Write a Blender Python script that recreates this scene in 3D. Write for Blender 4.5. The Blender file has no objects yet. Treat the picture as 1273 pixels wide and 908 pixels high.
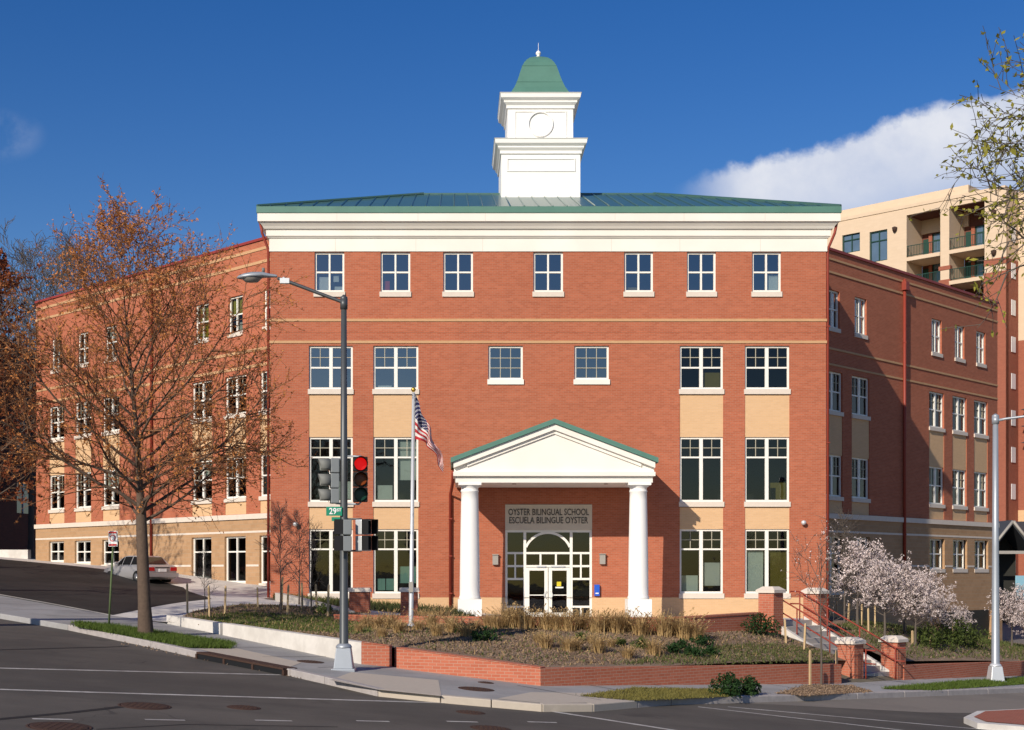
import bpy, math, random
import numpy as np
from mathutils import Vector, Matrix
R = math.radians
C = bpy.context.scene.collection
sc = bpy.context.scene

# ---------------------------------------------------------------- camera, sky, sun, exposure
F = 1717.0; CX = 565.0; CY = 712.0; H = 2.4          # focal length / principal point of the photo (px), eye height
cam = bpy.data.objects.new('camera', bpy.data.cameras.new('camera')); C.objects.link(cam)
cam.location = (0, 0, H); cam.rotation_euler = (R(90), 0, 0)
cd = cam.data; cd.sensor_width = 36; cd.lens = 36 * F / 1273.0
cd.shift_x = (636.5 - CX) / 1273.0; cd.shift_y = (CY - 454) / 1273.0
cd.clip_start = 0.1; cd.clip_end = 2000
sc.camera = cam

SUN = Vector((.635, 1.0, -.62)).normalized()           # direction the sunlight travels
sun = bpy.data.objects.new('sun', bpy.data.lights.new('sun', 'SUN')); C.objects.link(sun)
sun.rotation_euler = SUN.to_track_quat('-Z', 'Y').to_euler()
sun.data.energy = 4.9; sun.data.angle = R(0.5); sun.data.color = (1.0, .90, .76)
S_EL = math.asin(-SUN.z); S_AZ = math.atan2(-SUN.x, -SUN.y)

sc.view_settings.view_transform = 'Standard'; sc.view_settings.look = 'None'
sc.view_settings.gamma = 1; sc.view_settings.exposure = 0.0
sc.view_settings.use_curve_mapping = False

class NT:
    """small helper for node trees"""
    def __init__(s, nt): s.t = nt; s.n = nt.nodes; s.l = nt.links
    def node(s, typ, **kw):
        nd = s.n.new(typ)
        for k, v in kw.items(): setattr(nd, k, v)
        return nd
    def put(s, sock, v):
        if hasattr(v, 'is_output'): s.l.new(v, sock)
        elif v is not None:
            if isinstance(v, (tuple, list)) and len(v) == 3 and sock.type == 'RGBA': v = (*v, 1)
            sock.default_value = v
    def math(s, op, a, b=None, c=None, clamp=False):
        nd = s.node('ShaderNodeMath', operation=op, use_clamp=clamp)
        s.put(nd.inputs[0], a); s.put(nd.inputs[1], b)
        if c is not None: s.put(nd.inputs[2], c)
        return nd.outputs[0]
    def mix(s, fac, a, b, mode='MIX'):
        nd = s.node('ShaderNodeMix', data_type='RGBA', blend_type=mode)
        s.put(nd.inputs[0], fac); s.put(nd.inputs[6], a); s.put(nd.inputs[7], b)
        return nd.outputs[2]
    def noise(s, vec=None, scale=5, detail=4, rough=.55, dist=0):
        nd = s.node('ShaderNodeTexNoise'); nd.inputs['Scale'].default_value = scale
        nd.inputs['Detail'].default_value = detail; nd.inputs['Roughness'].default_value = rough
        nd.inputs['Distortion'].default_value = dist
        if vec is not None: s.l.new(vec, nd.inputs['Vector'])
        return nd.outputs['Fac']
    def ramp(s, fac, stops):
        nd = s.node('ShaderNodeValToRGB'); e = nd.color_ramp.elements
        while len(e) < len(stops): e.new(.5)
        for i, (p, c) in enumerate(stops):
            e[i].position = p; e[i].color = (*c, 1) if len(c) == 3 else c
        s.put(nd.inputs[0], fac); return nd.outputs[0]
    def smooth(s, x, lo, hi):
        nd = s.node('ShaderNodeMapRange', interpolation_type='SMOOTHSTEP')
        s.put(nd.inputs[0], x); nd.inputs[1].default_value = lo; nd.inputs[2].default_value = hi
        return nd.outputs[0]

W = bpy.data.worlds.new('World'); sc.world = W; W.use_nodes = True
n = NT(W.node_tree); W.node_tree.nodes.clear()
out = n.node('ShaderNodeOutputWorld'); bg = n.node('ShaderNodeBackground'); bg.inputs[1].default_value = .085
sky = n.node('ShaderNodeTexSky', sky_type='NISHITA'); sky.sun_disc = False
sky.sun_elevation = S_EL; sky.sun_rotation = S_AZ
sky.air_density = 1.0; sky.dust_density = 0.25; sky.ozone_density = 2.2; sky.altitude = 0
hs = n.node('ShaderNodeHueSaturation'); hs.inputs['Saturation'].default_value = 1.42; hs.inputs['Hue'].default_value = .517; hs.inputs['Value'].default_value = 1.10
n.l.new(sky.outputs[0], hs.inputs['Color'])
tc = n.node('ShaderNodeTexCoord'); sx = n.node('ShaderNodeSeparateXYZ'); n.l.new(tc.outputs['Generated'], sx.inputs[0])
dy = n.math('MAXIMUM', sx.outputs[1], .05)
u = n.math('DIVIDE', sx.outputs[0], dy); v = n.math('DIVIDE', sx.outputs[2], dy)
cv = n.node('ShaderNodeCombineXYZ'); n.put(cv.inputs[0], u); n.put(cv.inputs[1], v)
nz1 = n.noise(cv.outputs[0], 16, 6, .6); nz2 = n.noise(cv.outputs[0], 60, 4, .6)
edge = n.math('ADD', n.math('MULTIPLY_ADD', u, .306, .2275 + .004),
              n.math('ADD', n.math('MULTIPLY', n.math('SUBTRACT', nz1, .5), .034), n.math('MULTIPLY', n.math('SUBTRACT', nz2, .5), .012)))
below = n.math('SUBTRACT', edge, v)
m1 = n.smooth(below, -.001, .010)
m2 = n.smooth(u, .155, .225)
m3 = n.math('SUBTRACT', 1.0, n.math('MULTIPLY', n.smooth(below, .02, .10), .55))
fr = n.smooth(sx.outputs[1], .1, .3)
mask = n.math('MULTIPLY', n.math('MULTIPLY', m1, m2), n.math('MULTIPLY', m3, fr))
mask = n.math('MULTIPLY', mask, n.math('MULTIPLY_ADD', nz1, .9, .42), clamp=True)
du = n.math('MULTIPLY', n.math('ADD', u, .338), 30); dv = n.math('MULTIPLY', n.math('SUBTRACT', v, .316), 60)
d2 = n.math('ADD', n.math('MULTIPLY', du, du), n.math('MULTIPLY', dv, dv))
blob = n.math('MULTIPLY', n.math('MULTIPLY', n.math('SUBTRACT', 1, n.smooth(d2, 0, 1.9)), .17), n.smooth(nz1, .38, .62))
mask = n.math('MAXIMUM', mask, n.math('MULTIPLY', blob, fr))
skyc = n.mix(mask, hs.outputs[0], (9.0, 9.3, 10.2))
n.l.new(skyc, bg.inputs[0]); n.l.new(bg.outputs[0], out.inputs[0])

# ---------------------------------------------------------------- helpers
def at(px, py, Y): return Vector(((px - CX) * Y / F, Y, H + (CY - py) * Y / F))
def G(x, y): return -.98 - .08 * x + .0233 * y         # plane of the two sloping streets

class MB:
    def __init__(s): s.v = []; s.f = []; s.m = []; s.sm = []
    def add(s, vs, fs, m=0, sm=False):
        b = len(s.v); s.v += [tuple(p) for p in vs]
        for f in fs: s.f.append(tuple(b + i for i in f)); s.m.append(m); s.sm.append(sm)
        return s
    def hexa(s, p, m=0):                                # p: 4 bottom pts (ccw from above) + 4 top pts
        return s.add(p, [(3, 2, 1, 0), (4, 5, 6, 7), (0, 1, 5, 4), (1, 2, 6, 5), (2, 3, 7, 6), (3, 0, 4, 7)], m)
    def box(s, c, size, rz=0, m=0, taper=1.0):
        cx, cy, cz = c; a, b, h = size[0] / 2, size[1] / 2, size[2]
        cs, sn = math.cos(rz), math.sin(rz); P = []
        for z, k in ((cz, 1.0), (cz + h, taper)):
            for ix, iy in ((-a, -b), (a, -b), (a, b), (-a, b)):
                P.append((cx + (ix * cs - iy * sn) * k, cy + (ix * sn + iy * cs) * k, z))
        return s.hexa(P, m)
    def wbox(s, fr, s0, s1, e0, e1, z0, z1, m=0):       # box in a wall frame: s along, e outward
        O, d, nn = fr; P = []
        for z in (z0, z1):
            for ss, ee in ((s0, e1), (s1, e1), (s1, e0), (s0, e0)):
                P.append((O[0] + d[0] * ss + nn[0] * ee, O[1] + d[1] * ss + nn[1] * ee, z))
        return s.hexa(P, m)
    def prism(s, poly, z0, z1, m=0):
        k = len(poly); vs = [(p[0], p[1], z0) for p in poly] + [(p[0], p[1], z1) for p in poly]
        fs = [tuple(range(k - 1, -1, -1)), tuple(range(k, 2 * k))] + [(i, (i + 1) % k, k + (i + 1) % k, k + i) for i in range(k)]
        return s.add(vs, fs, m)
    def extrude(s, pts, vec, m=0, sm=False):            # closed planar 3D outline swept by vec
        k = len(pts); vec = Vector(vec); vs = [Vector(p) for p in pts] + [Vector(p) + vec for p in pts]
        fs = [tuple(range(k - 1, -1, -1)), tuple(range(k, 2 * k))] + [(i, (i + 1) % k, k + (i + 1) % k, k + i) for i in range(k)]
        return s.add(vs, fs, m, sm)
    def tube(s, pts, rad, sides=8, m=0, sm=True, caps=True):
        pts = [Vector(p) for p in pts]; k = len(pts)
        if not hasattr(rad, '__len__'): rad = [rad] * k
        vs = []; ref = None
        for i, p in enumerate(pts):
            t = (pts[min(i + 1, k - 1)] - pts[max(i - 1, 0)]).normalized()
            if ref is None: ref = Vector((1, 0, 0)) if abs(t.x) < .8 else Vector((0, 1, 0))
            a = (ref - t * ref.dot(t)).normalized(); b = t.cross(a); ref = a
            for j in range(sides):
                an = 2 * math.pi * j / sides
                vs.append(p + (a * math.cos(an) + b * math.sin(an)) * rad[i])
        fs = [(i * sides + j, i * sides + (j + 1) % sides, (i + 1) * sides + (j + 1) % sides, (i + 1) * sides + j) for i in range(k - 1) for j in range(sides)]
        if caps: fs += [tuple(range(sides - 1, -1, -1)), tuple((k - 1) * sides + j for j in range(sides))]
        return s.add(vs, fs, m, sm)
    def lathe(s, prof, c, sides=24, m=0, sm=True, axis='Z', off=0.0):
        vs = []; k = len(prof)
        for r, z in prof:
            for j in range(sides):
                an = 2 * math.pi * j / sides + off; x, y = r * math.cos(an), r * math.sin(an)
                p = (x, y, z) if axis == 'Z' else ((x, -z, y) if axis == 'Y' else (z, x, y))
                vs.append((c[0] + p[0], c[1] + p[1], c[2] + p[2]))
        fs = [(i * sides + j, i * sides + (j + 1) % sides, (i + 1) * sides + (j + 1) % sides, (i + 1) * sides + j) for i in range(k - 1) for j in range(sides)]
        fs += [tuple(range(sides - 1, -1, -1)), tuple((k - 1) * sides + j for j in range(sides))]
        return s.add(vs, fs, m, sm)
    def rotate(s, rz, about=(0, 0)):
        cs, sn = math.cos(rz), math.sin(rz); ax, ay = about
        s.v = [(ax + (x - ax) * cs - (y - ay) * sn, ay + (x - ax) * sn + (y - ay) * cs, z) for x, y, z in s.v]; return s
    def build(s, name, mats, parent=None, uv=True, world=True, bevel=0):
        me = bpy.data.meshes.new(name); off = Vector((0, 0, 0))
        if parent is not None and world:
            q = parent
            while q is not None: off += q.location; q = q.parent
        me.from_pydata([(a - off.x, b - off.y, c - off.z) for a, b, c in s.v], [], s.f)
        if not isinstance(mats, (list, tuple)): mats = [mats]
        for mm in mats: me.materials.append(mm)
        me.polygons.foreach_set('material_index', s.m); me.polygons.foreach_set('use_smooth', s.sm)
        if uv:
            ul = me.uv_layers.new(name='UVMap').data
            for p in me.polygons:
                nn = p.normal
                if abs(nn.z) > .75: f = lambda q: (q.x, q.y)
                else:
                    l = math.hypot(nn.x, nn.y) or 1; tx, ty = -nn.y / l, nn.x / l
                    f = lambda q: (q.x * tx + q.y * ty, q.z)
                for li in p.loop_indices:
                    q = Vector(me.vertices[me.loops[li].vertex_index].co) + off; ul[li].uv = f(q)
        me.validate(); me.update()
        o = bpy.data.objects.new(name, me); C.objects.link(o)
        if parent is not None: o.parent = parent
        if bevel:
            b = o.modifiers.new('bevel', 'BEVEL'); b.width = bevel; b.segments = 2; b.limit_method = 'ANGLE'
        return o

def tag(o, label=None, cat=None, group=None, kind=None):
    if label: o['label'] = label
    if cat: o['category'] = cat
    if group: o['group'] = group
    if kind: o['kind'] = kind
    return o
def thing(name, label, cat, loc, group=None):
    o = bpy.data.objects.new(name, None); C.objects.link(o); o.location = loc; o.empty_display_size = .3
    return tag(o, label, cat, group)
def copy_tree(o, parent=None):
    c = o.copy(); C.objects.link(c)
    if parent is not None: c.parent = parent
    for ch in list(o.children): copy_tree(ch, c)
    return c

# ---------------------------------------------------------------- materials
def pmat(name, col, rough=.7, metal=0, spec=.3, var=.12, vscale=3.0, bump=0, bscale=40, second=None, sscale=.6, coat=0):
    m = bpy.data.materials.new(name); m.use_nodes = True; k = NT(m.node_tree)
    b = k.n['Principled BSDF']; tcn = k.node('ShaderNodeTexCoord'); g = k.node('ShaderNodeNewGeometry')
    nz = k.noise(g.outputs['Position'], vscale, 5, .6)
    f = k.math('MULTIPLY_ADD', nz, 2 * var, 1 - var)
    base = col
    if second is not None:
        n2 = k.noise(g.outputs['Position'], sscale, 5, .65)
        base = k.mix(k.smooth(n2, .38, .62), col, second)
    cc = k.mix(1.0, base, f, 'MULTIPLY'); k.l.new(cc, b.inputs['Base Color'])
    b.inputs['Roughness'].default_value = rough; b.inputs['Metallic'].default_value = metal
    b.inputs['Specular IOR Level'].default_value = spec; b.inputs['Coat Weight'].default_value = coat
    if bump:
        bn = k.node('ShaderNodeBump'); bn.inputs['Strength'].default_value = bump; bn.inputs['Distance'].default_value = .02
        k.l.new(k.noise(g.outputs['Position'], bscale, 5, .6), bn.inputs['Height']); k.l.new(bn.outputs[0], b.inputs['Normal'])
    return m
def brickmat(name, c1, c2, mortar, bw=.22, rh=.075, ms=.007, var=.14, bump=.35, blot=(1, 1, 1)):
    m = bpy.data.materials.new(name); m.use_nodes = True; k = NT(m.node_tree); b = k.n['Principled BSDF']
    tcn = k.node('ShaderNodeTexCoord'); br = k.node('ShaderNodeTexBrick')
    k.l.new(tcn.outputs['UV'], br.inputs['Vector'])
    br.inputs['Color1'].default_value = (*c1, 1); br.inputs['Color2'].default_value = (*c2, 1); br.inputs['Mortar'].default_value = (*mortar, 1)
    br.inputs['Scale'].default_value = 1; br.inputs['Brick Width'].default_value = bw; br.inputs['Row Height'].default_value = rh
    br.inputs['Mortar Size'].default_value = ms; br.inputs['Mortar Smooth'].default_value = .2
    g = k.node('ShaderNodeNewGeometry'); mp = k.node('ShaderNodeMapping'); mp.inputs['Scale'].default_value = (1, 1, 6)
    k.l.new(g.outputs['Position'], mp.inputs[0])
    a = k.noise(mp.outputs[0], .8, 6, .65); a2 = k.noise(g.outputs['Position'], .12, 4, .55)
    f = k.math('ADD', k.math('MULTIPLY', a, 1.5 * var), k.math('MULTIPLY_ADD', a2, var, 1 - 1.25 * var))
    cc = k.mix(1.0, br.outputs[0], f, 'MULTIPLY'); k.l.new(cc, b.inputs['Base Color'])
    b.inputs['Roughness'].default_value = .85; b.inputs['Specular IOR Level'].default_value = .2
    bn = k.node('ShaderNodeBump'); bn.inputs['Strength'].default_value = bump; bn.inputs['Distance'].default_value = .01
    k.l.new(br.outputs['Fac'], bn.inputs['Height']); bn.invert = True; k.l.new(bn.outputs[0], b.inputs['Normal'])
    return m
def glassmat(name, refl=.10, tint=(.55, .6, .6)):
    m = bpy.data.materials.new(name); m.use_nodes = True; k = NT(m.node_tree); m.node_tree.nodes.clear()
    o = k.node('ShaderNodeOutputMaterial'); tr = k.node('ShaderNodeBsdfTransparent'); gl = k.node('ShaderNodeBsdfGlossy'); mx = k.node('ShaderNodeMixShader')
    tr.inputs[0].default_value = (*tint, 1); gl.inputs[0].default_value = (1, 1, 1, 1); gl.inputs['Roughness'].default_value = .02
    g = k.node('ShaderNodeNewGeometry'); bn = k.node('ShaderNodeBump'); bn.inputs['Strength'].default_value = .04; bn.inputs['Distance'].default_value = .05
    k.l.new(k.noise(g.outputs['Position'], 1.3, 2, .5), bn.inputs['Height']); k.l.new(bn.outputs[0], gl.inputs['Normal'])
    lw = k.node('ShaderNodeLayerWeight'); lw.inputs[0].default_value = .25
    fac = k.math('MULTIPLY_ADD', lw.outputs['Fresnel'], .8, refl, clamp=True)
    k.l.new(fac, mx.inputs[0]); k.l.new(tr.outputs[0], mx.inputs[1]); k.l.new(gl.outputs[0], mx.inputs[2]); k.l.new(mx.outputs[0], o.inputs[0])
    return m
def emimat(name, col, st):
    m = bpy.data.materials.new(name); m.use_nodes = True; b = m.node_tree.nodes['Principled BSDF']
    b.inputs['Base Color'].default_value = (*[c * .15 for c in col], 1); b.inputs['Emission Color'].default_value = (*col, 1); b.inputs['Emission Strength'].default_value = st
    return m
def leafmat(name, c1, c2, trans=.3, rough=.6):
    m = bpy.data.materials.new(name); m.use_nodes = True; k = NT(m.node_tree); b = k.n['Principled BSDF']
    g = k.node('ShaderNodeNewGeometry')
    f = k.math('ADD', k.math('MULTIPLY', g.outputs['Random Per Island'], .7), k.math('MULTIPLY', k.noise(g.outputs['Position'], 1.2, 3), .35), clamp=True)
    cc = k.mix(f, c1, c2); k.l.new(cc, b.inputs['Base Color']); b.inputs['Roughness'].default_value = rough; b.inputs['Specular IOR Level'].default_value = .15
    tr = k.node('ShaderNodeBsdfTranslucent'); k.l.new(cc, tr.inputs[0]); mx = k.node('ShaderNodeMixShader'); mx.inputs[0].default_value = trans
    o = k.n['Material Output']; k.l.new(b.outputs[0], mx.inputs[1]); k.l.new(tr.outputs[0], mx.inputs[2]); k.l.new(mx.outputs[0], o.inputs[0])
    return m

M = {}
M['brick'] = brickmat('red_brick', (.447, .133, .068), (.372, .102, .050), (.38, .20, .14), var=.24)
M['brickw'] = brickmat('wing_brick', (.447, .133, .068), (.372, .102, .050), (.38, .20, .14), var=.24)
M['buff'] = brickmat('buff_brick', (.66, .425, .235), (.62, .395, .215), (.62, .44, .28), var=.09)
M['belt'] = brickmat('tan_belt_brick', (.56, .33, .175), (.52, .30, .155), (.52, .34, .2), var=.12)
M['block'] = brickmat('tan_split_block', (.44, .27, .15), (.39, .235, .125), (.40, .29, .19), .4, .2, .01, .2, .5)
M['garden_brick'] = brickmat('garden_brick', (.46, .145, .085), (.40, .115, .065), (.42, .25, .18), var=.12)
M['brick_shade'] = brickmat('dark_brick_and_shade', (.16, .05, .035), (.12, .04, .03), (.14, .09, .07))  # dark brick of the left house, also painted shade inside the balconies
M['apt_brick'] = brickmat('apartment_brick', (.34, .105, .06), (.29, .085, .05), (.3, .16, .12))
M['beige'] = brickmat('beige_precast', (.64, .50, .365), (.62, .48, .345), (.58, .45, .33), .6, .3, .006, .08, .1)
M['stone'] = pmat('pale_stone', (.66, .58, .50), .8, var=.1, vscale=5)
M['white'] = pmat('white_paint', (.82, .79, .72), .6, var=.07, vscale=2, second=(.77, .73, .66), sscale=.5)
M['tower_white'] = pmat('tower_white_paint', (.84, .83, .80), .5, var=.03, vscale=1)
M['frame'] = pmat('window_frame_white', (.80, .78, .72), .5, var=.04)
M['muntin'] = pmat('muntin_cream', (.42, .39, .30), .6, var=.05)
M['green_metal'] = pmat('green_metal_roof', (.055, .125, .110), .38, 0, .5, var=.15, vscale=1.2, coat=.25)
M['dome_green'] = pmat('dome_green_metal', (.085, .20, .158), .5, 0, .4, var=.2, vscale=1.5)
M['red_pipe'] = pmat('red_downspout_paint', (.26, .045, .028), .5, var=.1)
M['coping'] = pmat('red_coping_metal', (.27, .04, .032), .5, var=.1)
M['glass'] = glassmat('window_glass', .03, (.42, .46, .44))
M['glass_top'] = glassmat('upper_window_glass', .20, (.5, .55, .55))
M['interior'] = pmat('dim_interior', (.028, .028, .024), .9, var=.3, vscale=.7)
M['blind'] = pmat('pale_blind', (.80, .86, .82), .8, var=.04)
M['white_paper'] = pmat('white_paper', (.75, .78, .76), .8, var=.03)
M['teal_paper'] = pmat('teal_paper', (.35, .6, .55), .8, var=.1, vscale=20)
M['yellow'] = pmat('yellow_curtain', (.62, .52, .03), .8, var=.2, vscale=6)
M['olive'] = pmat('olive_curtain', (.28, .22, .05), .8, var=.1)
M['sign'] = pmat('stone_sign_panel', (.60, .53, .43), .8, var=.06)
M['letter'] = pmat('bronze_letters', (.075, .066, .055), .5, var=.1)
def asphaltmat():
    m = bpy.data.materials.new('asphalt'); m.use_nodes = True; k = NT(m.node_tree); b = k.n['Principled BSDF']; g = k.node('ShaderNodeNewGeometry'); P = g.outputs['Position']
    fine = k.noise(P, 45, 4, .7); mid = k.noise(P, 1.1, 6, .65); big = k.noise(P, .16, 4, .55)
    mp = k.node('ShaderNodeMapping'); mp.inputs['Rotation'].default_value = (0, 0, R(45)); mp.inputs['Scale'].default_value = (.06, .9, 1); k.l.new(P, mp.inputs[0]); lane = k.noise(mp.outputs[0], 1.0, 4, .6)
    base = k.mix(k.smooth(big, .36, .64), (.076, .068, .060), (.112, .099, .086))
    base = k.mix(k.math('MULTIPLY', k.smooth(lane, .45, .68), .55), base, (.066, .059, .053))
    stain = k.math('MULTIPLY', k.smooth(k.noise(P, .9, 3, .5), .62, .74), .45); base = k.mix(stain, base, (.036, .033, .031))
    vo = k.node('ShaderNodeTexVoronoi', feature='DISTANCE_TO_EDGE'); vo.inputs['Scale'].default_value = .22; wp = k.node('ShaderNodeMix', data_type='VECTOR'); wp.inputs[0].default_value = .06; nzc = k.node('ShaderNodeTexNoise'); nzc.inputs['Scale'].default_value = .8; k.l.new(P, nzc.inputs['Vector']); k.l.new(P, wp.inputs[4]); ad = k.node('ShaderNodeVectorMath', operation='MULTIPLY_ADD'); k.l.new(nzc.outputs['Color'], ad.inputs[0]); ad.inputs[1].default_value = (2.2, 2.2, 0); k.l.new(P, ad.inputs[2]); k.l.new(ad.outputs[0], vo.inputs['Vector'])
    crack = k.math('MULTIPLY', k.math('SUBTRACT', 1.0, k.smooth(vo.outputs['Distance'], .002, .008)), k.smooth(k.noise(P, .12, 2), .50, .60)); base = k.mix(k.math('MULTIPLY', crack, .7), base, (.022, .02, .019))
    f = k.math('ADD', k.math('MULTIPLY', fine, .55), k.math('MULTIPLY_ADD', mid, .5, .48)); k.l.new(k.mix(1.0, base, f, 'MULTIPLY'), b.inputs['Base Color']); b.inputs['Roughness'].default_value = .85; b.inputs['Specular IOR Level'].default_value = .25
    bn = k.node('ShaderNodeBump'); bn.inputs['Strength'].default_value = .3; bn.inputs['Distance'].default_value = .02; k.l.new(fine, bn.inputs['Height']); k.l.new(bn.outputs[0], b.inputs['Normal']); return m
M['asphalt'] = asphaltmat()
M['asphalt_old'] = pmat('asphalt', (.076, .067, .060), .85, var=.22, vscale=30, bump=.25, bscale=60, second=(.094, .084, .074), sscale=.25)
M['asphalt_shaded'] = pmat('tree_shaded_asphalt', (.017, .0145, .0125), .9, var=.3, vscale=20, bump=.3, bscale=50, second=(.030, .026, .023), sscale=.35)  # dark asphalt, with the tree shade over the lot put into its colour
M['concrete_road'] = pmat('concrete_road', (.20, .175, .15), .85, var=.15, vscale=12, second=(.17, .15, .13), sscale=.3)
M['patch'] = pmat('seal_and_shadow_dark', (.022, .02, .018), .8, var=.2)
M['conc'] = pmat('sidewalk_concrete', (.33, .325, .325), .85, var=.12, vscale=9, bump=.1, second=(.27, .265, .26), sscale=.5)
M['conc_white'] = pmat('new_white_concrete', (.64, .61, .57), .8, var=.13, vscale=5, second=(.55, .52, .48), sscale=.9)
M['conc_warm'] = pmat('warm_concrete', (.47, .41, .34), .85, var=.1, vscale=9)
M['curb'] = pmat('granite_curb', (.36, .33, .32), .85, var=.3, vscale=6, bump=.2)
M['stairconc'] = pmat('stair_concrete', (.44, .40, .36), .85, var=.12, vscale=5)
M['line'] = pmat('white_road_paint', (.50, .48, .45), .7, var=.3, vscale=9, second=(.34, .32, .30), sscale=2.5)
M['soil'] = pmat('mulch_soil', (.20, .135, .092), .95, var=.45, vscale=14, bump=.8, bscale=18, second=(.25, .18, .125), sscale=.7)
M['lawn'] = pmat('thin_lawn', (.14, .115, .045), .95, var=.4, vscale=12, bump=.6, bscale=30, second=(.09, .10, .030), sscale=.5)
M['ground'] = pmat('bare_ground', (.15, .13, .09), .95, var=.3, vscale=2)
M['iron'] = pmat('rusty_iron', (.062, .034, .025), .8, .2, var=.3, vscale=14, bump=.4, bscale=30)
M['pole'] = pmat('dark_grey_pole', (.085, .092, .098), .45, .35, .5, var=.15, vscale=4)
M['pole_light'] = pmat('galvanised_pole', (.33, .36, .40), .45, .35, .5, var=.1)
M['alum'] = pmat('painted_aluminium', (.62, .64, .66), .4, .35, .5, var=.06)
M['gold'] = pmat('gold_ball', (.7, .45, .08), .3, .8, var=.05)
M['black'] = pmat('black_housing', (.012, .012, .013), .5, var=.1)
M['grey_housing'] = pmat('grey_housing', (.20, .22, .23), .55, var=.1)
M['visor_grey'] = pmat('grey_visor', (.17, .175, .165), .6, var=.1)
M['red_lit'] = emimat('red_lamp_lit', (.85, .006, .006), .75)
M['amber'] = pmat('amber_lens_off', (.22, .05, .01), .3, var=.1)
M['green_off'] = pmat('green_lens_off', (.01, .05, .035), .3, var=.1)
M['sign_green'] = pmat('sign_green', (.005, .22, .13), .5, var=.05)
M['sign_white'] = pmat('sign_white', (.78, .78, .78), .5, var=.03)
M['sign_red'] = pmat('sign_red', (.5, .03, .03), .5, var=.05)
M['post_green'] = pmat('green_post', (.10, .14, .06), .7, var=.2)
M['blue_box'] = pmat('blue_box', (.02, .10, .55), .4, var=.05)
M['fixture'] = pmat('wall_light_grey', (.33, .31, .28), .5, var=.08)
M['bark'] = pmat('grey_brown_bark', (.105, .073, .054), .9, var=.35, vscale=10, bump=.7, bscale=22)
M['twig'] = pmat('brown_twig', (.115, .07, .045), .9, var=.2)
M['twig_orange'] = pmat('orange_brown_twig', (.20, .10, .052), .9, var=.2)
M['bark_grey'] = pmat('bare_grey_bark', (.11, .09, .075), .9, var=.2)
M['bud'] = leafmat('rust_buds', (.72, .31, .10), (.46, .17, .055))
M['bud_red'] = leafmat('red_buds', (.34, .10, .035), (.17, .045, .02))
M['blossom'] = leafmat('pink_blossom', (.90, .80, .77), (.70, .58, .55), .25)
M['yleaf'] = leafmat('young_yellow_leaves', (.46, .41, .07), (.25, .25, .04), .4)
M['stake'] = pmat('wooden_stake', (.50, .36, .20), .85, var=.15)
M['straw'] = leafmat('dry_grass', (.60, .43, .21), (.36, .23, .10), .25)
M['green_leaf'] = leafmat('dark_green_leaves', (.035, .075, .022), (.015, .04, .012), .2)
M['bush_leaf'] = leafmat('bush_leaves', (.10, .13, .03), (.05, .075, .02), .25)
M['turf'] = leafmat('turf_blades', (.12, .17, .03), (.06, .10, .02), .25)
M['dryturf'] = leafmat('dry_turf_blades', (.25, .21, .06), (.15, .14, .04), .25)
M['cover'] = leafmat('ground_cover_leaves', (.13, .17, .05), (.09, .08, .035), .25)
M['mulch_chip'] = leafmat('mulch_chips', (.32, .225, .15), (.12, .08, .055), 0)
M['car'] = pmat('silver_car_paint', (.42, .41, .42), .3, .35, .5, var=.02, coat=.5)
M['car_glass'] = pmat('tinted_car_glass', (.012, .014, .016), .05, 0, .8, var=.1)
M['apt_glass'] = pmat('sky_blue_apartment_glass', (.09, .14, .20), .06, 0, .9, var=.35, vscale=.8)  # blue of the reflected sky put into the base colour
M['tyre'] = pmat('black_rubber', (.015, .015, .015), .85, var=.1)
M['rim'] = pmat('alloy_rim', (.45, .45, .45), .35, .7, var=.05)
M['tail'] = pmat('red_tail_light', (.45, .02, .02), .25, var=.1, coat=.5)
M['dark_green'] = pmat('dark_green_metal', (.012, .05, .038), .5, var=.1)
M['slate'] = pmat('dark_slate_roof', (.045, .05, .06), .6, var=.2)
M['lightblue'] = pmat('pale_blue_board', (.30, .55, .66), .5, var=.04)
M['island_brick'] = brickmat('island_paver', (.36, .10, .06), (.30, .08, .05), (.3, .2, .15))
M['flagcloth'] = None

# ---------------------------------------------------------------- terrain (streets are one tilted plane, the school site rides above it)
_ctl = [(-10.5,37.3,.15),(-3.6,30.4,.15),(0.9,27.8,.15),(5.3,32,.15),(10.2,37,.15),(18.8,45.7,.15),(30,57,.1),(-20,46.8,.15),(-30,57,.2),(-42,70,.15),
 (-10.8,43.6,.15),(-15.8,48.1,.17),(-9.2,52,.43),(-17.2,68,.30),(-23,70,.28),(-9.1,67.5,.42),(-25,84,.15),(-14.4,66,.0),(-12,60,.15),(-40,99,.1),
 (2.1,32.6,.51),(-2.2,34.6,.60),(-5.5,38.2,.44),(-8.2,42.4,.24),(-9.6,42.9,.15),(10.9,39.8,.60),(6.5,36.2,.56),
 (-8,60,.24),(-5,58,.35),(4,58,.35),(16,60,1.15),(14.5,43.8,.55),(20.6,50.2,.60),(16,50,1.35),(18.2,66,1.15),(28,78,.05),(24,62,.75),(32,68,.1),(20,58,1.1),
 (13,50,1.45),(12,47,1.55),(45,100,0),(60,80,0)]
_ctlz = [(-1.3,40,.83),(2,39.8,.80),(5.5,39.3,.64),(6.8,39.6,.52),(9.7,42.6,.50),(2,44,.80),(8,46,.85),(-1,44,.88),(-4,43,.95),(-6.5,47,1.2),(-3,50,1.0),(4,50,.62),(10,52,.6),(14,54,.6),(-6,52,1.25)]
_P = np.array([(a, b) for a, b, c in _ctl] + [(a, b) for a, b, c in _ctlz]); _r = np.array([c for a, b, c in _ctl] + [c - G(a, b) for a, b, c in _ctlz])
def _phi(d): return np.where(d > 1e-9, d * d * np.log(np.maximum(d, 1e-9)), 0)
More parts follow.
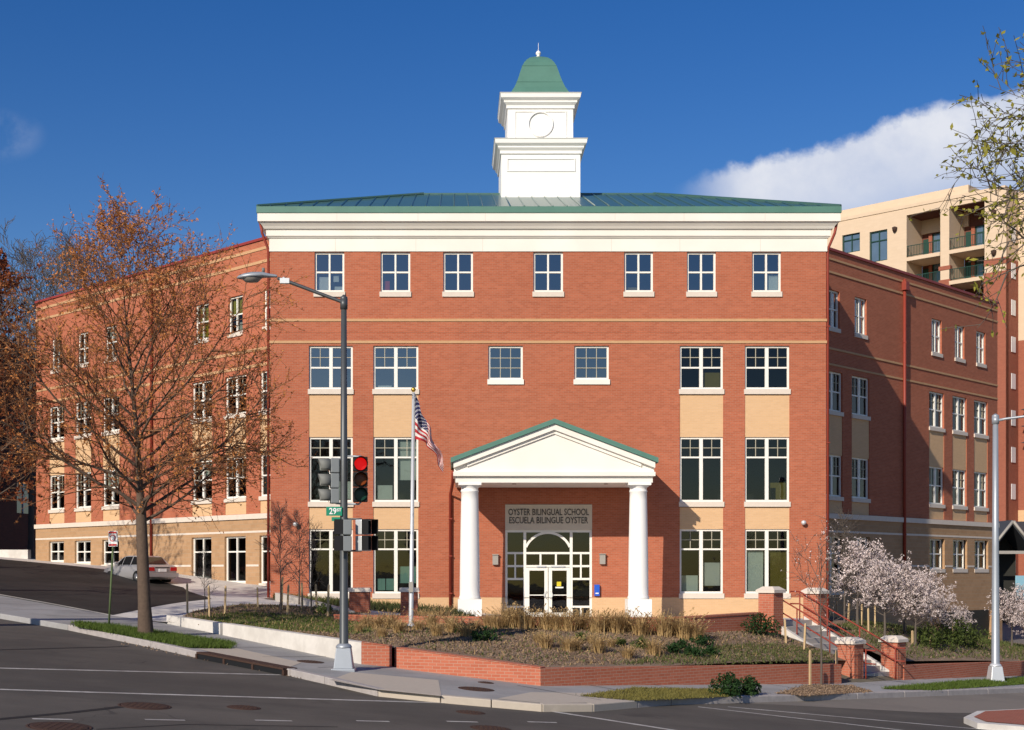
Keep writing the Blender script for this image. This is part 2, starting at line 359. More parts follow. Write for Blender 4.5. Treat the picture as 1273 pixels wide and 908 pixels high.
_n = len(_P); _A = np.zeros((_n + 3, _n + 3))
_A[:_n, :_n] = _phi(np.linalg.norm(_P[:, None] - _P[None], axis=2)) + np.eye(_n) * .5
_A[:_n, _n] = 1; _A[:_n, _n + 1:] = _P; _A[_n:, :_n] = _A[:_n, _n:].T
_w = np.linalg.solve(_A, np.concatenate([_r, np.zeros(3)]))
def Sarr(xy):
    xy = np.asarray(xy, float).reshape(-1, 2)
    d = np.linalg.norm(xy[:, None] - _P[None], axis=2)
    r = _phi(d) @ _w[:_n] + _w[_n] + xy @ _w[_n + 1:]
    return -.98 - .08 * xy[:, 0] + .0233 * xy[:, 1] + np.clip(r, 0.0, 1.8)
def S(x, y): return float(Sarr([(x, y)])[0])
def ghit(px, py, off=.15):                              # pixel -> street plane (raised by off)
    q = (px - CX) / F; Y = (3.38 - off) / ((py - CY) / F + .0233 - .08 * q); return (q * Y, Y)
def hit(px, py):                                        # pixel -> school site surface
    q = (px - CX) / F; t = (CY - py) / F; Ys = np.linspace(26, 80, 1081)
    z = Sarr(np.stack([q * Ys, Ys], 1)); i = int(np.argmax(z >= H + t * Ys)); Y = Ys[i]
    return (q * Y, Y)

import bmesh
def sheet(name, poly, mat, zf, step=1.2, kind='structure', off=0.0, label=None, cat=None):
    """polygon cut along a grid and draped on a height function"""
    bm = bmesh.new(); vs = [bm.verts.new((p[0], p[1], 0)) for p in poly]; bm.faces.new(vs)
    bm.normal_update()
    if bm.faces[:][0].normal.z < 0: bmesh.ops.reverse_faces(bm, faces=bm.faces[:])
    if step:
        xs = [p[0] for p in poly]; ys = [p[1] for p in poly]
        for lo, hi, ax in ((min(xs), max(xs), (1, 0, 0)), (min(ys), max(ys), (0, 1, 0))):
            c = math.ceil(lo / step) * step + 1e-4
            while c < hi:
                bmesh.ops.bisect_plane(bm, geom=bm.verts[:] + bm.edges[:] + bm.faces[:], plane_co=(c if ax[0] else 0, c if ax[1] else 0, 0), plane_no=ax); c += step
    bmesh.ops.triangulate(bm, faces=bm.faces[:])
    z = zf([(q.co.x, q.co.y) for q in bm.verts])
    for q, zz in zip(bm.verts, z): q.co.z = zz + off
    me = bpy.data.meshes.new(name); bm.to_mesh(me); bm.free(); me.materials.append(mat)
    ul = me.uv_layers.new(name='UVMap').data
    for l in me.loops: ul[l.index].uv = me.vertices[l.vertex_index].co.xy
    o = bpy.data.objects.new(name, me); C.objects.link(o); tag(o, label, cat, kind=kind); return o
def Garr(xy): xy = np.asarray(xy, float).reshape(-1, 2); return -.98 - .08 * xy[:, 0] + .0233 * xy[:, 1]

# one sheet reaching to the horizon, bowed below everything else
def ground():
    mb = MB(); xs = [-900, -300, -120, -80, -50] + list(np.arange(-40, 61, 4.0)) + [80, 120, 300, 900]; ys = [-900, -200, -60, -20, 0] + list(np.arange(8, 121, 4.0)) + [160, 260, 500, 1200]
    P = [(x, y) for y in ys for x in xs]; z = Sarr([(max(-45, min(60, x)), max(-10, min(100, y))) for x, y in P]) - .42
    k = len(xs); mb.add([(x, y, zz) for (x, y), zz in zip(P, z)], [(j * k + i, j * k + i + 1, (j + 1) * k + i + 1, (j + 1) * k + i) for j in range(len(ys) - 1) for i in range(k - 1)], 0, True)
    tag(mb.build('ground', M['ground']), kind='structure')
ground()
def gp(px, py): return ghit(px, py, .15)
cl = [(-60, 86.8), (-30, 56.8), (-16, 42.8)] + [gp(*p) for p in ((85, 777), (188, 798), (248, 811), (361, 832.5), (404, 842), (470, 857), (548, 865), (611, 870.5), (674, 876), (737, 876), (792, 871.5), (834, 868.5), (1000, 864.5), (1273, 855.5))] + [(34, 60.2), (60, 86.2)]
# sidewalk between kerb and garden walls / lot
sheet('road', [(-75, -14), (75, -14), (75, 72)] + [tuple(p) for p in cl[::-1]] + [(-75, 90)], M['asphalt'], Garr, 0)
wall_line = [(60, 92), (24, 56), (20.7, 49.9), (14.1, 43.3), (12, 41.2), (2.0, 32.3), (-2.25, 34.3), (-8.8, 42.0), (-8.9, 43.2), (-10.4, 44.3), (-20, 52.9), (-60, 92.9)]
sheet('sidewalk', cl + wall_line, M['conc'], Garr, 2.0, off=.15)
def kerb(name, pts, w, h, mat, zoff=0.0):
    mb = MB(); P = [Vector((a, b)) for a, b in pts]; L = []
    for i, p in enumerate(P):
        t = (P[min(i + 1, len(P) - 1)] - P[max(i - 1, 0)]).normalized(); nn = Vector((-t.y, t.x)); L.append((p, nn))
    for (p, a), (q, b) in zip(L, L[1:]):
        k = max(1, int((q - p).length / 2.4))
        for j in range(k):
            g = .008
            p0 = p.lerp(q, j / k); p1 = p.lerp(q, (j + 1) / k); tt = (p1 - p0).normalized() * g; p0 = p0 + tt; p1 = p1 - tt
            n0 = a.lerp(b, j / k); n1 = a.lerp(b, (j + 1) / k)
            pts4 = [p0 - n0 * .02, p1 - n1 * .02, p1 + n1 * w, p0 + n0 * w]
            mb.hexa([(s.x, s.y, G(s.x, s.y) - .1) for s in pts4] + [(s.x, s.y, G(s.x, s.y) + h) for s in pts4])
    return tag(mb.build(name, mat, bevel=.02), kind='structure')
kerb('kerb', cl[3:9], .2, .162, M['curb'])
kerb('kerb', cl[0:4], .2, .155, M['conc'])
kerb('kerb', cl[8:14], .2, .158, M['conc_warm'])
kerb('kerb', cl[13:], .2, .162, M['curb'])
# pale ramp slabs at the corner
sheet('ramp', [gp(410, 846), gp(437, 836), gp(545, 846), gp(549, 866), gp(470, 858)], M['conc_warm'], Garr, 0, off=.156)
sheet('ramp', [gp(618, 869), gp(660, 861), gp(735, 862), gp(800, 868), gp(742, 874), gp(674, 874.5)], M['conc_warm'], Garr, 0, off=.156)
sheet('ramp', [gp(245, 807), gp(292, 806), gp(375, 824), gp(355, 832)], M['conc_warm'], Garr, 0, off=.156)
# sidewalk joints
def strip(name, pts, w, mat, zf, off):
    mb = MB()
    for a, b in zip(pts, pts[1:]):
        a = Vector(a); b = Vector(b); t = (b - a).normalized(); nn = Vector((-t.y, t.x)) * w / 2
        k = max(1, int((b - a).length / 2)); 
        for j in range(k):
            p = a.lerp(b, j / k); q = a.lerp(b, (j + 1) / k); L4 = [p - nn, q - nn, q + nn, p + nn]; zz = zf([(s.x, s.y) for s in L4])
            mb.add([(s.x, s.y, z + off) for s, z in zip(L4, zz)], [(0, 1, 2, 3)])
    o = mb.build(name, mat); tag(o, kind='structure'); return o
for k in range(9):
    x = -3.2 - k * 1.5; y = 32.5 - x - 3.4
    strip('sidewalk_joint', [(x, y), (x - (-3.0), y + 3.0) if False else (x + 2.2, y + 2.2)], .03, M['patch'], Garr, .157)
for k in range(12):
    x = 3.2 + k * 1.6; strip('sidewalk_joint', [(x, x + 26.9), (x - 1.75, x + 28.65)], .03, M['patch'], Garr, .157)
# road paint
def rp(px, py): return ghit(px, py, 0)
for pts, w in [([(-200, 826), (0, 831), (375, 840)], .15), ([(-200, 852), (0, 857.5), (610, 876)], .15), ([(628, 876), (740, 893), (900, 918)], .15),
               ([(868, 879), (1120, 908), (1200, 918)], .11), ([(905, 879), (1140, 900), (1300, 914)], .11)]:
    strip('road_line', [rp(*p) for p in pts], w, M['line'], Garr, .004)
for a, b in ((40, 90), (180, 230), (317, 363), (443, 484), (555, 594), (656, 692)):
    y = 893 + (a - 40) * .006; strip('lane_dash', [rp(a, y + 1), rp(b, y + 2)], .1, M['line'], Garr, .004)
sheet('concrete_lane', [rp(868, 873), rp(1300, 852), rp(1700, 835), rp(1700, 862), rp(1300, 888), rp(1150, 886), rp(960, 876)], M['concrete_road'], Garr, 0, off=.003)
strip('seal_shadow_strip', [rp(-40, 898), rp(90, 886), rp(160, 878), rp(205, 877)], .16, M['patch'], Garr, .003)
strip('seal_shadow_strip', [rp(-30, 809), rp(80, 806), rp(160, 804)], .15, M['patch'], Garr, .003)  # dark strip painted for a faint shadow line across the roadway
strip('seal_shadow_strip', [rp(120, 907), rp(230, 901), rp(420, 904)], .06, M['patch'], Garr, .003)
for i, (px, py, r, off, lab) in enumerate([(180, 878, .42, 0, 'oval looking rusty manhole cover on dark seal line in the left roadway'), (303, 880, .28, 0, 'small round iron valve cover right of the larger manhole cover'),
        (74, 904, .45, 0, 'large rusty manhole cover at the bottom left of the roadway'), (585, 886, .26, 0, 'rusty iron cover in the road just off the corner ramp'), (610, 906, .34, 0, 'rusty iron cover in the road nearest the camera below the corner'),
        (592, 857, .36, .15, 'rust brown manhole cover in the corner sidewalk'), (604, 849, .17, .15, 'small ochre cover plate in the sidewalk below the brick wall'), (386, 823, .3, .15, 'round iron cover in sidewalk slab left of the signal pole')]):
    x, y = ghit(px, py, off); z = G(x, y) + off
    ob = thing('manhole_cover', lab, 'manhole cover', (x, y, z)); mb = MB(); mb.lathe([(r, -.02), (r, .008), (r * .93, .012), (.01, .012)], (0, 0, 0), 28)
    for kx in range(-3, 4):
        for ky in range(-3, 4):
            if math.hypot(kx, ky) < 3.2: mb.box((kx * r * .25, ky * r * .25, .011), (r * .13, r * .13, .006))
    mb.build('cover_plate', M['iron'], ob, world=False); rg = MB(); rg.lathe([(r * 1.12, -.02), (r * 1.12, .006), (r * 1.01, .006), (r * 1.01, -.02)], (0, 0, 0), 28); rg.build('ring', M['iron'], ob, world=False)
    ob.rotation_euler = (math.atan(.0233), math.atan(.08), 0)

# school site sheets
sheet('path', [(-8.8, 42.0), (-10.8, 43.5), (-20, 52.6), (-60, 92.6), (-60, 118), (-24, 83.5), (-9.0, 68.5), (-7.9, 67), (-7.9, 60.2), (16, 60.2), (16, 58), (13, 50), (10.4, 46.2), (9.6, 43.5), (6.4, 40.6), (2, 40.7), (-2.25, 41.5), (-5, 44)], M['conc_white'], Sarr, 1.0, off=.006)
sheet('parking_lot', [(-10.8, 43.6), (-9.4, 50), (-9.15, 52), (-9.7, 54.2), (-13, 66.2), (-14.5, 68.2), (-30, 83.8), (-60, 113.5), (-60, 92.7)], M['asphalt_shaded'], Sarr, 1.0, off=.02)
sheet('garden_bed', [(-8.75, 42.05), (-2.3, 34.45), (2.0, 32.45), (11.8, 41.3), (9.9, 43.3), (6.5, 40.4), (2, 40.6), (-1.5, 41.3), (-3.2, 44), (-3.2, 47.8), (-5.2, 49.2), (-7.4, 48.6), (-8.6, 45.5)], M['soil'], Sarr, .7, off=.01)
sheet('garden_bed', [(-7.9, 59.9), (-7.9, 57), (-6.2, 52.3), (-2.4, 50.2), (1.0, 52), (.2, 59.9)], M['soil'], Sarr, .8, off=.03)
sheet('garden_bed', [(13.8, 43.6), (20.6, 50.1), (34, 63.5), (34, 80), (31, 81), (18.1, 67.3), (16.2, 65), (16.2, 57), (13.4, 49.5), (11.3, 46.2)], M['soil'], Sarr, .8, off=.02)
# asphalt drive and paving far right, up to the apartment house
sheet('driveway', [(34, 63.5), (60, 90), (60, 125), (48, 122), (31.3, 81)], M['concrete_road'], Sarr, 3, off=.0)

# ---------------------------------------------------------------- school building
YF = 60.0; FS = F / YF
SCH = thing('school_building', 'red brick school with white cornice, green roof, clock cupola and columned portico', 'school building', (4.08, 60, .4))
def zf(py): return H + (CY - py) / FS
def xf(px): return (px - CX) / FS
r2 = math.sqrt(.5)
FR_F = ((xf(336), YF), (1, 0), (0, -1))
XL, XR = xf(336), xf(1027)
# left wing frame: s=0 at its far left end
yLend = 58.42 / (1 + (45 - CX) / F); FR_L = ((58.42 - yLend, yLend), (r2, -r2), (-r2, -r2)); LL = (yLend - 66.4) / r2
FR_R = ((16.14, 65.48), (r2, r2), (r2, -r2)); yRend = 49.34 / (1 - (1240 - CX) / F); LR = (yRend - 65.48) / r2
def sL(px): q = (px - CX) / F; return (yLend - 58.42 / (1 + q)) / r2
def sR(px): q = (px - CX) / F; return (49.34 / (1 - q) - 65.48) / r2
def pt(fr, s, e, z): O, d, nn = fr; return (O[0] + d[0] * s + nn[0] * e, O[1] + d[1] * s + nn[1] * e, z)

def wall(name, fr, s0, s1, z0, z1, holes, mat, rev=.13, e=0.0, caps=True):
    mb = MB(); ss = sorted({s0, s1, *[h[0] for h in holes], *[h[1] for h in holes]}); zz = sorted({z0, z1, *[h[2] for h in holes], *[h[3] for h in holes]})
    ss = [a for a in ss if s0 <= a <= s1]; zz = [a for a in zz if z0 <= a <= z1]
    for a, b in zip(ss, ss[1:]):
        for c, d in zip(zz, zz[1:]):
            m = ((a + b) / 2, (c + d) / 2)
            if any(h[0] < m[0] < h[1] and h[2] < m[1] < h[3] for h in holes): continue
            mb.add([pt(fr, a, e, c), pt(fr, b, e, c), pt(fr, b, e, d), pt(fr, a, e, d)], [(0, 1, 2, 3)])
    for a, b, c, d in holes:
        a = max(a, s0); b = min(b, s1); c = max(c, z0); d = min(d, z1)
        for p, q in (((a, c), (a, d)), ((a, d), (b, d)), ((b, d), (b, c)), ((b, c), (a, c))):
            mb.add([pt(fr, p[0], e, p[1]), pt(fr, q[0], e, q[1]), pt(fr, q[0], e - rev, q[1]), pt(fr, p[0], e - rev, p[1])], [(0, 1, 2, 3)])
    if caps:
        t = .35
        for a, b in (((s0, z0), (s0, z1)), ((s0, z1), (s1, z1)), ((s1, z1), (s1, z0))):
            mb.add([pt(fr, a[0], e, a[1]), pt(fr, b[0], e, b[1]), pt(fr, b[0], e - t, b[1]), pt(fr, a[0], e - t, a[1])], [(0, 1, 2, 3)])
    return mb.build(name, mat, SCH)

def window(fr, sc_, w, zb, zt, kind, sill=True, rec=.09, glass='glass', extras=(), name='window', sill_h=.22, root=None):
    s0, s1 = sc_ - w / 2, sc_ + w / 2; e1 = -rec; e0 = -rec - .08; fw = .085
    mb = MB()
    mb.wbox(fr, s0, s0 + fw, e0, e1, zb, zt); mb.wbox(fr, s1 - fw, s1, e0, e1, zb, zt)
    mb.wbox(fr, s0 + fw, s1 - fw, e0, e1, zt - fw, zt); mb.wbox(fr, s0 + fw, s1 - fw, e0, e1, zb, zb + fw)
    a, b, c, d = s0 + fw, s1 - fw, zb + fw, zt - fw
    mt = MB(); tw = .028
    def grid(a, b, c, d, nx, nz):
        for i in range(1, nx): x = a + (b - a) * i / nx; mt.wbox(fr, x - tw / 2, x + tw / 2, e0 + .03, e1 - .015, c, d)
        for j in range(1, nz):
            z = c + (d - c) * j / nz
            for i in range(nx):
                xa = a + (b - a) * i / nx + (tw / 2 if i else 0); xb = a + (b - a) * (i + 1) / nx - (tw / 2 if i < nx - 1 else 0)
                mt.wbox(fr, xa, xb, e0 + .03, e1 - .015, z - tw / 2, z + tw / 2)
    if kind == 'small': grid(a, b, c, d, 3, 3)
    else:
        mw = .075 if kind in ('four', 'door') else .15
        x = sc_; mb.wbox(fr, x - mw / 2, x + mw / 2, e0, e1 + .012, c, d)
        f = {'four': .5, 'mid': .5, 'tall': .70, 'door': .68}[kind]; z = c + (d - c) * f; rh = .07
        mb.wbox(fr, a, x - mw / 2, e0, e1 - .004, z - rh / 2, z + rh / 2); mb.wbox(fr, x + mw / 2, b, e0, e1 - .004, z - rh / 2, z + rh / 2)
        if kind in ('mid', 'tall'):
            # sash surrounds + upper muntins
            for p, q in ((a, x - mw / 2), (x + mw / 2, b)):
                grid(p, q, z + rh / 2, d, 2, 2)
    o = mb.build(name, M['frame'], root or SCH)
    if mt.v: mt.build('muntin', M['muntin'], o)
    g = MB(); g.add([pt(fr, s0 + .02, e0 + .02, zb + .02), pt(fr, s1 - .02, e0 + .02, zb + .02), pt(fr, s1 - .02, e0 + .02, zt - .02), pt(fr, s0 + .02, e0 + .02, zt - .02)], [(0, 1, 2, 3)])
    g.build('pane', M[glass], o)
    if sill:
        sb = MB(); sb.wbox(fr, s0 - .04, s1 + .04, -rec - .05, .06, zb - sill_h, zb - .002); sb.build('sill', M['stone'] if kind != 'small' else M['white'], o)
    for nm, u0, u1, v0, v1, mat in extras:
        xb = MB(); xb.wbox(fr, s0 + w * u0, s0 + w * u1, e0 - .10, e0 - .09, zb + (zt - zb) * v0, zb + (zt - zb) * v1); xb.build(nm, M[mat], o)
    return o

# front block -------------------------------------------------
big_x = [(384, 438.5), (464, 520), (845, 899), (926, 981.5)]
top_x = [(391, 428), (473, 510), (551, 588), (663, 700), (776, 812), (854, 890), (935, 971)]
small_x = [(607, 650), (714, 757)]
s_of = lambda px: (px - 336) / FS
Z1t, Z1b = zf(313.5), zf(363); Z2t, Z2b = zf(430), zf(484); Z3t, Z3b = zf(543.5), zf(624); Z4t, Z4b = zf(658), zf(738)
Zs2b = zf(472); SH = 7.0 / FS
holes = []
for a, b in top_x: holes.append((s_of(a), s_of(b), Z1b - SH, Z1t))
for a, b in small_x: holes.append((s_of(a), s_of(b), Zs2b - SH, Z2t))
for a, b in big_x: holes.append((s_of(a), s_of(b), Z4b - SH, Z2t))
EN = (628, 736); ENt, ENb = zf(627), .30
holes.append((s_of(EN[0]), s_of(EN[1]), ENb, ENt))
Z_eave = 17.90; Z_fr0, Z_fr1 = zf(313), 16.90
LF = s_of(1027); ZB = zf(743)
wall('front_wall', FR_F, 0, LF, ZB, Z_fr0 + .3, [h if h[2] > ZB else (h[0], h[1], ZB, h[3]) for h in holes], M['brick'], caps=False)
hb = [(s_of(EN[0]), s_of(EN[1]), ENb, ZB)] + [(s_of(a), s_of(b), Z4b - SH, ZB) for a, b in big_x if Z4b - SH < ZB]
wall('base_course', FR_F, 0, LF, -.6, ZB, hb, M['buff'], e=.02, caps=False)
for side in (0, 1):
    x = XL if side == 0 else XR; yb = 66.4 if side == 0 else 65.48
    fr = ((x, YF), (0, 1), (-1, 0)) if side == 0 else ((x, YF), (0, 1), (1, 0))
    mb = MB(); mb.add([pt(fr, 0, 0, -.6), pt(fr, 14, 0, -.6), pt(fr, 14, 0, Z_fr0 + .3), pt(fr, 0, 0, Z_fr0 + .3)], [(0, 1, 2, 3)]); mb.build('side_wall', M['brick'], SCH)
# buff courses
for py in (398.2, 425.4):
    mb = MB(); mb.wbox(FR_F, -.03, LF + .03, -.1, .035, zf(py) - .058, zf(py) + .058); mb.build('belt_course', M['belt'], SCH)
mb = MB(); mb.wbox(FR_F, 0, LF, -.1, .008, zf(413) - .02, zf(413) + .02); mb.build('soldier_course', M['brick'], SCH)
# buff spandrels
for a, b in big_x:
    for zt, zb in ((Z2b - SH, Z3t), (Z3b - SH, Z4t)):
        mb = MB(); mb.wbox(FR_F, s_of(a), s_of(b), -.2, -.03, zb, zt); mb.build('spandrel', M['buff'], SCH)
# windows
ex1 = {0: [('blind', .12, .46, .05, .40, 'white_paper'), ('notice', .62, .8, .28, .44, 'white_paper'), ('notice', .66, .94, .05, .16, 'white_paper')], 1: [('notice', .1, .3, .05, .3, 'sign_red')], 6: [('blind', .52, .94, .05, .45, 'blind')], 4: [('notice', .1, .5, .05, .14, 'olive')]}
for i, (a, b) in enumerate(top_x):
    window(FR_F, (s_of(a) + s_of(b)) / 2, s_of(b) - s_of(a), Z1b, Z1t, 'four', glass='glass_top', extras=ex1.get(i, []))
for a, b in small_x:
    window(FR_F, (s_of(a) + s_of(b)) / 2, s_of(b) - s_of(a), Zs2b, Z2t, 'small', glass='glass_top')
exb = {(1, 0): [('blind', .45, .95, .05, .32, 'blind')], (1, 1): [('blind', .56, .95, .34, .95, 'blind'), ('blind', .08, .42, .04, .26, 'blind')], (1, 3): [('curtain', .56, .95, .04, .3, 'olive'), ('notice', .6, .72, .04, .22, 'blind')],
       (2, 1): [('notice', .08, .26, .05, .23, 'teal_paper'), ('notice', .28, .46, .05, .23, 'teal_paper'), ('notice', .58, .95, .16, .42, 'teal_paper')],
       (2, 2): [('blind', .06, .44, .02, .28, 'blind'), ('blind', .54, .95, .12, .48, 'white_paper')], (2, 3): [('blind', .05, .44, .02, .66, 'blind'), ('curtain', .56, .96, .02, .66, 'olive')],
       (0, 2): [('blind', .52, .95, .04, .4, 'olive')], (0, 1): [('notice', .1, .4, .03, .1, 'white_paper')]}
for i, (a, b) in enumerate(big_x):
    for j, (zb, zt, kd) in enumerate(((Z2b, Z2t, 'mid'), (Z3b, Z3t, 'tall'), (Z4b, Z4t, 'tall'))):
        window(FR_F, (s_of(a) + s_of(b)) / 2, s_of(b) - s_of(a), zb, zt, kd, glass='glass_top' if (j == 0 and i < 2) else 'glass', extras=exb.get((j, i), []))
# dim interior behind the glass: back walls and floors
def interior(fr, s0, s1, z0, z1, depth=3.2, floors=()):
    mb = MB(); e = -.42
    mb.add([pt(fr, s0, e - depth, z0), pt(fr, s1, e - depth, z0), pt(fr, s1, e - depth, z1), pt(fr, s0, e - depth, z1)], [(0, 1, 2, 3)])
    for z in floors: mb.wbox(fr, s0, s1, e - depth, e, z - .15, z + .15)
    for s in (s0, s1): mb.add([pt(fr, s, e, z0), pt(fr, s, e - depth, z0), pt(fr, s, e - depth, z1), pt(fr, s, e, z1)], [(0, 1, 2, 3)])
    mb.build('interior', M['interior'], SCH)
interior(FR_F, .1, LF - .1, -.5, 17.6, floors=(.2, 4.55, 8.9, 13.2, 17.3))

# cornice: profile swept along front and sides
prof = [(0, Z_fr0), (.04, Z_fr0), (.04, Z_fr1), (.09, 16.92), (.13, 16.98), (.16, 16.99), (.16, 17.25), (.20, 17.27), (.24, 17.28), (.30, 17.38), (.42, 17.52), (.44, 17.54), (.49, 17.545), (.49, Z_eave), (0, Z_eave)]
def sweep3(prof, x0, x1, yf, yb):
    mb = MB(); rings = []
    for e, z in prof: rings.append([(x0 - e, yb, z), (x0 - e, yf - e, z), (x1 + e, yf - e, z), (x1 + e, yb, z)])
    for a, b in zip(rings, rings[1:]): mb.add(a + b, [(i, i + 1, 5 + i, 4 + i) for i in range(3)])
    return mb
sweep3(prof, XL, XR, YF, 74).build('cornice', M['white'], SCH)
for px in (417, 517, 600, 760, 845, 945):
    mb = MB(); mb.wbox(FR_F, s_of(px) - .008, s_of(px) + .008, .0, .043, Z_fr0 + .002, Z_fr1 - .01); mb.build('trim_joint', M['stone'], SCH)
    mb = MB(); mb.wbox(FR_F, s_of(px + 3) - .007, s_of(px + 3) + .007, .3, .493, 17.55, Z_eave - .01); mb.build('trim_joint', M['stone'], SCH)
gz = Z_eave + .27
mb = sweep3([(.40, Z_eave + .002), (.53, Z_eave + .002), (.53, gz), (.3, gz)], XL, XR, YF, 74); mb.build('roof_fascia', M['dome_green'], SCH)
# hip roof with standing seams
EV = .50; ex0, ex1_, ey0, ey1 = XL - EV, XR + EV, YF - EV, 74 + EV; RY = 67.0; RZ = 20.75; hipx = 7.0
A = [(ex0, ey0, gz + .004), (ex1_, ey0, gz + .004), (ex1_, ey1, gz), (ex0, ey1, gz)]; r0 = (ex0 + hipx, RY, RZ); r1 = (ex1_ - hipx, RY, RZ)
mb = MB(); mb.add(A + [r0, r1], [(0, 1, 5, 4), (1, 2, 5), (2, 3, 4, 5), (3, 0, 4)])
slope = (RZ - gz) / (RY - ey0)
x = ex0 + .55
while x < ex1_ - .2:
    run = min(1.0, (x - ex0) / hipx, (ex1_ - x) / hipx) * (RY - ey0)
    if run > .3: mb.tube([(x, ey0 + .01, gz + .02), (x, ey0 + run, gz + .02 + run * slope)], .035, 4, sm=False)
    x += .61
for sgn, xe in ((1, ex0), (-1, ex1_)):
    mb.tube([(xe, ey0, gz + .03), (xe + sgn * hipx, RY, RZ + .03)], .07, 5, sm=False)
mb.tube([r0, r1], .08, 5, sm=False)
mb.build('roof', M['green_metal'], SCH)

# cupola ------------------------------------------------------
TX = 4.06; TYf = 65.0
zt = lambda py: H + (CY - py) * TYf / F
def sq(mb, hw, z0, z1, cy, hw1=None):
    h1 = hw if hw1 is None else hw1
    P = [(TX - hw, cy - hw, z0), (TX + hw, cy - hw, z0), (TX + hw, cy + hw, z0), (TX - hw, cy + hw, z0), (TX - h1, cy - h1, z1), (TX + h1, cy - h1, z1), (TX + h1, cy + h1, z1), (TX - h1, cy + h1, z1)]
    mb.hexa(P)
cy = TYf + 1.86; mb = MB()
sq(mb, 1.86, 19.0, zt(190), cy); sq(mb, 1.55, zt(176), zt(131), cy)
tw = mb.build('cupola', M['tower_white'], SCH)
def cornice_sq(name, hw, steps, parent):
    mb = MB()
    for (d0, z0), (d1, z1) in zip(steps, steps[1:]):
        if abs(z1 - z0) > 1e-4: sq(mb, hw + d0, z0, z1, cy, hw + d1)
    return mb.build(name, M['tower_white'], parent)
z0 = zt(190); cornice_sq('cupola_cornice', 1.86, [(.06, z0 - .06), (.06, z0 + .08), (.06, z0 + .08), (.16, z0 + .2), (.16, z0 + .2), (.16, z0 + .27), (.28, z0 + .38), (.28, z0 + .38), (.30, z0 + .55), (.34, z0 + .60), (.05, z0 + .62)], tw)
z0 = zt(131); cornice_sq('cupola_cornice', 1.55, [(.06, z0 - .06), (.06, z0 + .08), (.18, z0 + .2), (.18, z0 + .27), (.32, z0 + .38), (.34, z0 + .55), (.38, z0 + .60), (.05, z0 + .62)], tw)
# raised panel mouldings and the round moulding
FRT = ((TX, TYf), (1, 0), (0, -1))
def frame_panel(mb, s0, s1, z0, z1, e, w=.05, d=.035):
    mb.wbox(FRT, s0, s1, e, e + d, z0, z0 + w); mb.wbox(FRT, s0, s1, e, e + d, z1 - w, z1)
    mb.wbox(FRT, s0, s0 + w, e, e + d, z0 + w, z1 - w); mb.wbox(FRT, s1 - w, s1, e, e + d, z0 + w, z1 - w)
mb = MB(); frame_panel(mb, -1.6, 1.62, zt(213.5), zt(197), 0); frame_panel(mb, -1.22, 1.24, zt(170.5), zt(135.5), -.31)
k = 40; zc = zt(152); rr = .60
for i in range(k):
    a0, a1 = 2 * math.pi * i / k, 2 * math.pi * (i + 1) / k; P = []
    for e in (-.31 + 1.0 - 1.0, -.31 + .07):
        for r_, a_ in ((rr - .06, a0), (rr, a0), (rr, a1), (rr - .06, a1)): P.append((TX + r_ * math.cos(a_), TYf - e, zc + r_ * math.sin(a_)))
    mb.add(P, [(4, 5, 6, 7), (0, 1, 5, 4), (2, 3, 7, 6), (1, 2, 6, 5), (3, 0, 4, 7)])
mb.build('panel_moulding', M['tower_white'], tw)
bell = [(37.5, 116), (35, 113), (31.5, 108), (28.5, 102), (26, 95.5), (23.5, 88), (21.3, 82), (18.6, 77.5), (15.2, 74), (11, 71.6), (6, 70.6), (0.3, 70.3)]
mb = MB(); kk = cy / F
ringz = [(hw / F * cy / (1 + hw / F), H + (CY - py) * (cy / (1 + hw / F)) / F) for hw, py in bell]
for (h0, a), (h1, b) in zip(ringz, ringz[1:]):
    P0 = [(TX - h0, cy - h0, a), (TX + h0, cy - h0, a), (TX + h0, cy + h0, a), (TX - h0, cy + h0, a)]; P1 = [(TX - h1, cy - h1, b), (TX + h1, cy - h1, b), (TX + h1, cy + h1, b), (TX - h1, cy + h1, b)]
    mb.add(P0 + P1, [(i, (i + 1) % 4, 4 + (i + 1) % 4, 4 + i) for i in range(4)])
for idx in (3, 6):
    h0, a = ringz[idx]; mb.tube([(TX - h0, cy - h0, a), (TX + h0, cy - h0, a), (TX + h0, cy + h0, a), (TX - h0, cy + h0, a), (TX - h0, cy - h0, a)], .02, 4, sm=False)
mb.build('bell_roof', M['dome_green'], tw)
zz = ringz[-1][1]; mb = MB(); mb.lathe([(.01, zz - .05), (.10, zz), (.05, zz + .03), (.12, zz + .10), (.13, zz + .15), (.10, zz + .22), (.03, zz + .27), (.012, zz + .3), (.008, zz + .66)], (TX, cy, 0), 12); mb.build('finial', M['tower_white'], tw)

# portico -----------------------------------------------------
PYF = 56.5; PS = PYF / F; PC = 4.08
zp = lambda py: H + (CY - py) * PS
hw = 4.10; zE0, zE1 = zp(600), zp(587)
mb = MB()
mb.box((PC, (PYF + 59.95) / 2, zE0), (2 * hw - .12, 59.95 - PYF - .12, .26))               # architrave block
mb.box((PC, (PYF + 59.95) / 2 - .06, zE0 + .26), (2 * hw + .06, 59.95 - PYF + .06, .17))  # taenia / band
zb = zE0 + .43; zra = zp(528); zre = zp(575)
ov = .12
o_ = [(PC - hw, PYF, zb), (PC + hw, PYF, zb), (PC + hw, PYF, zre - .06), (PC, PYF, zra - .06), (PC - hw, PYF, zre - .06)]
mb.extrude([(x_, y_ + .1, z_) for x_, y_, z_ in o_], (0, 3.3, 0))
POR = mb.build('portico', M['white'], SCH)
mb = MB()                                                                                       # raking cornice bands
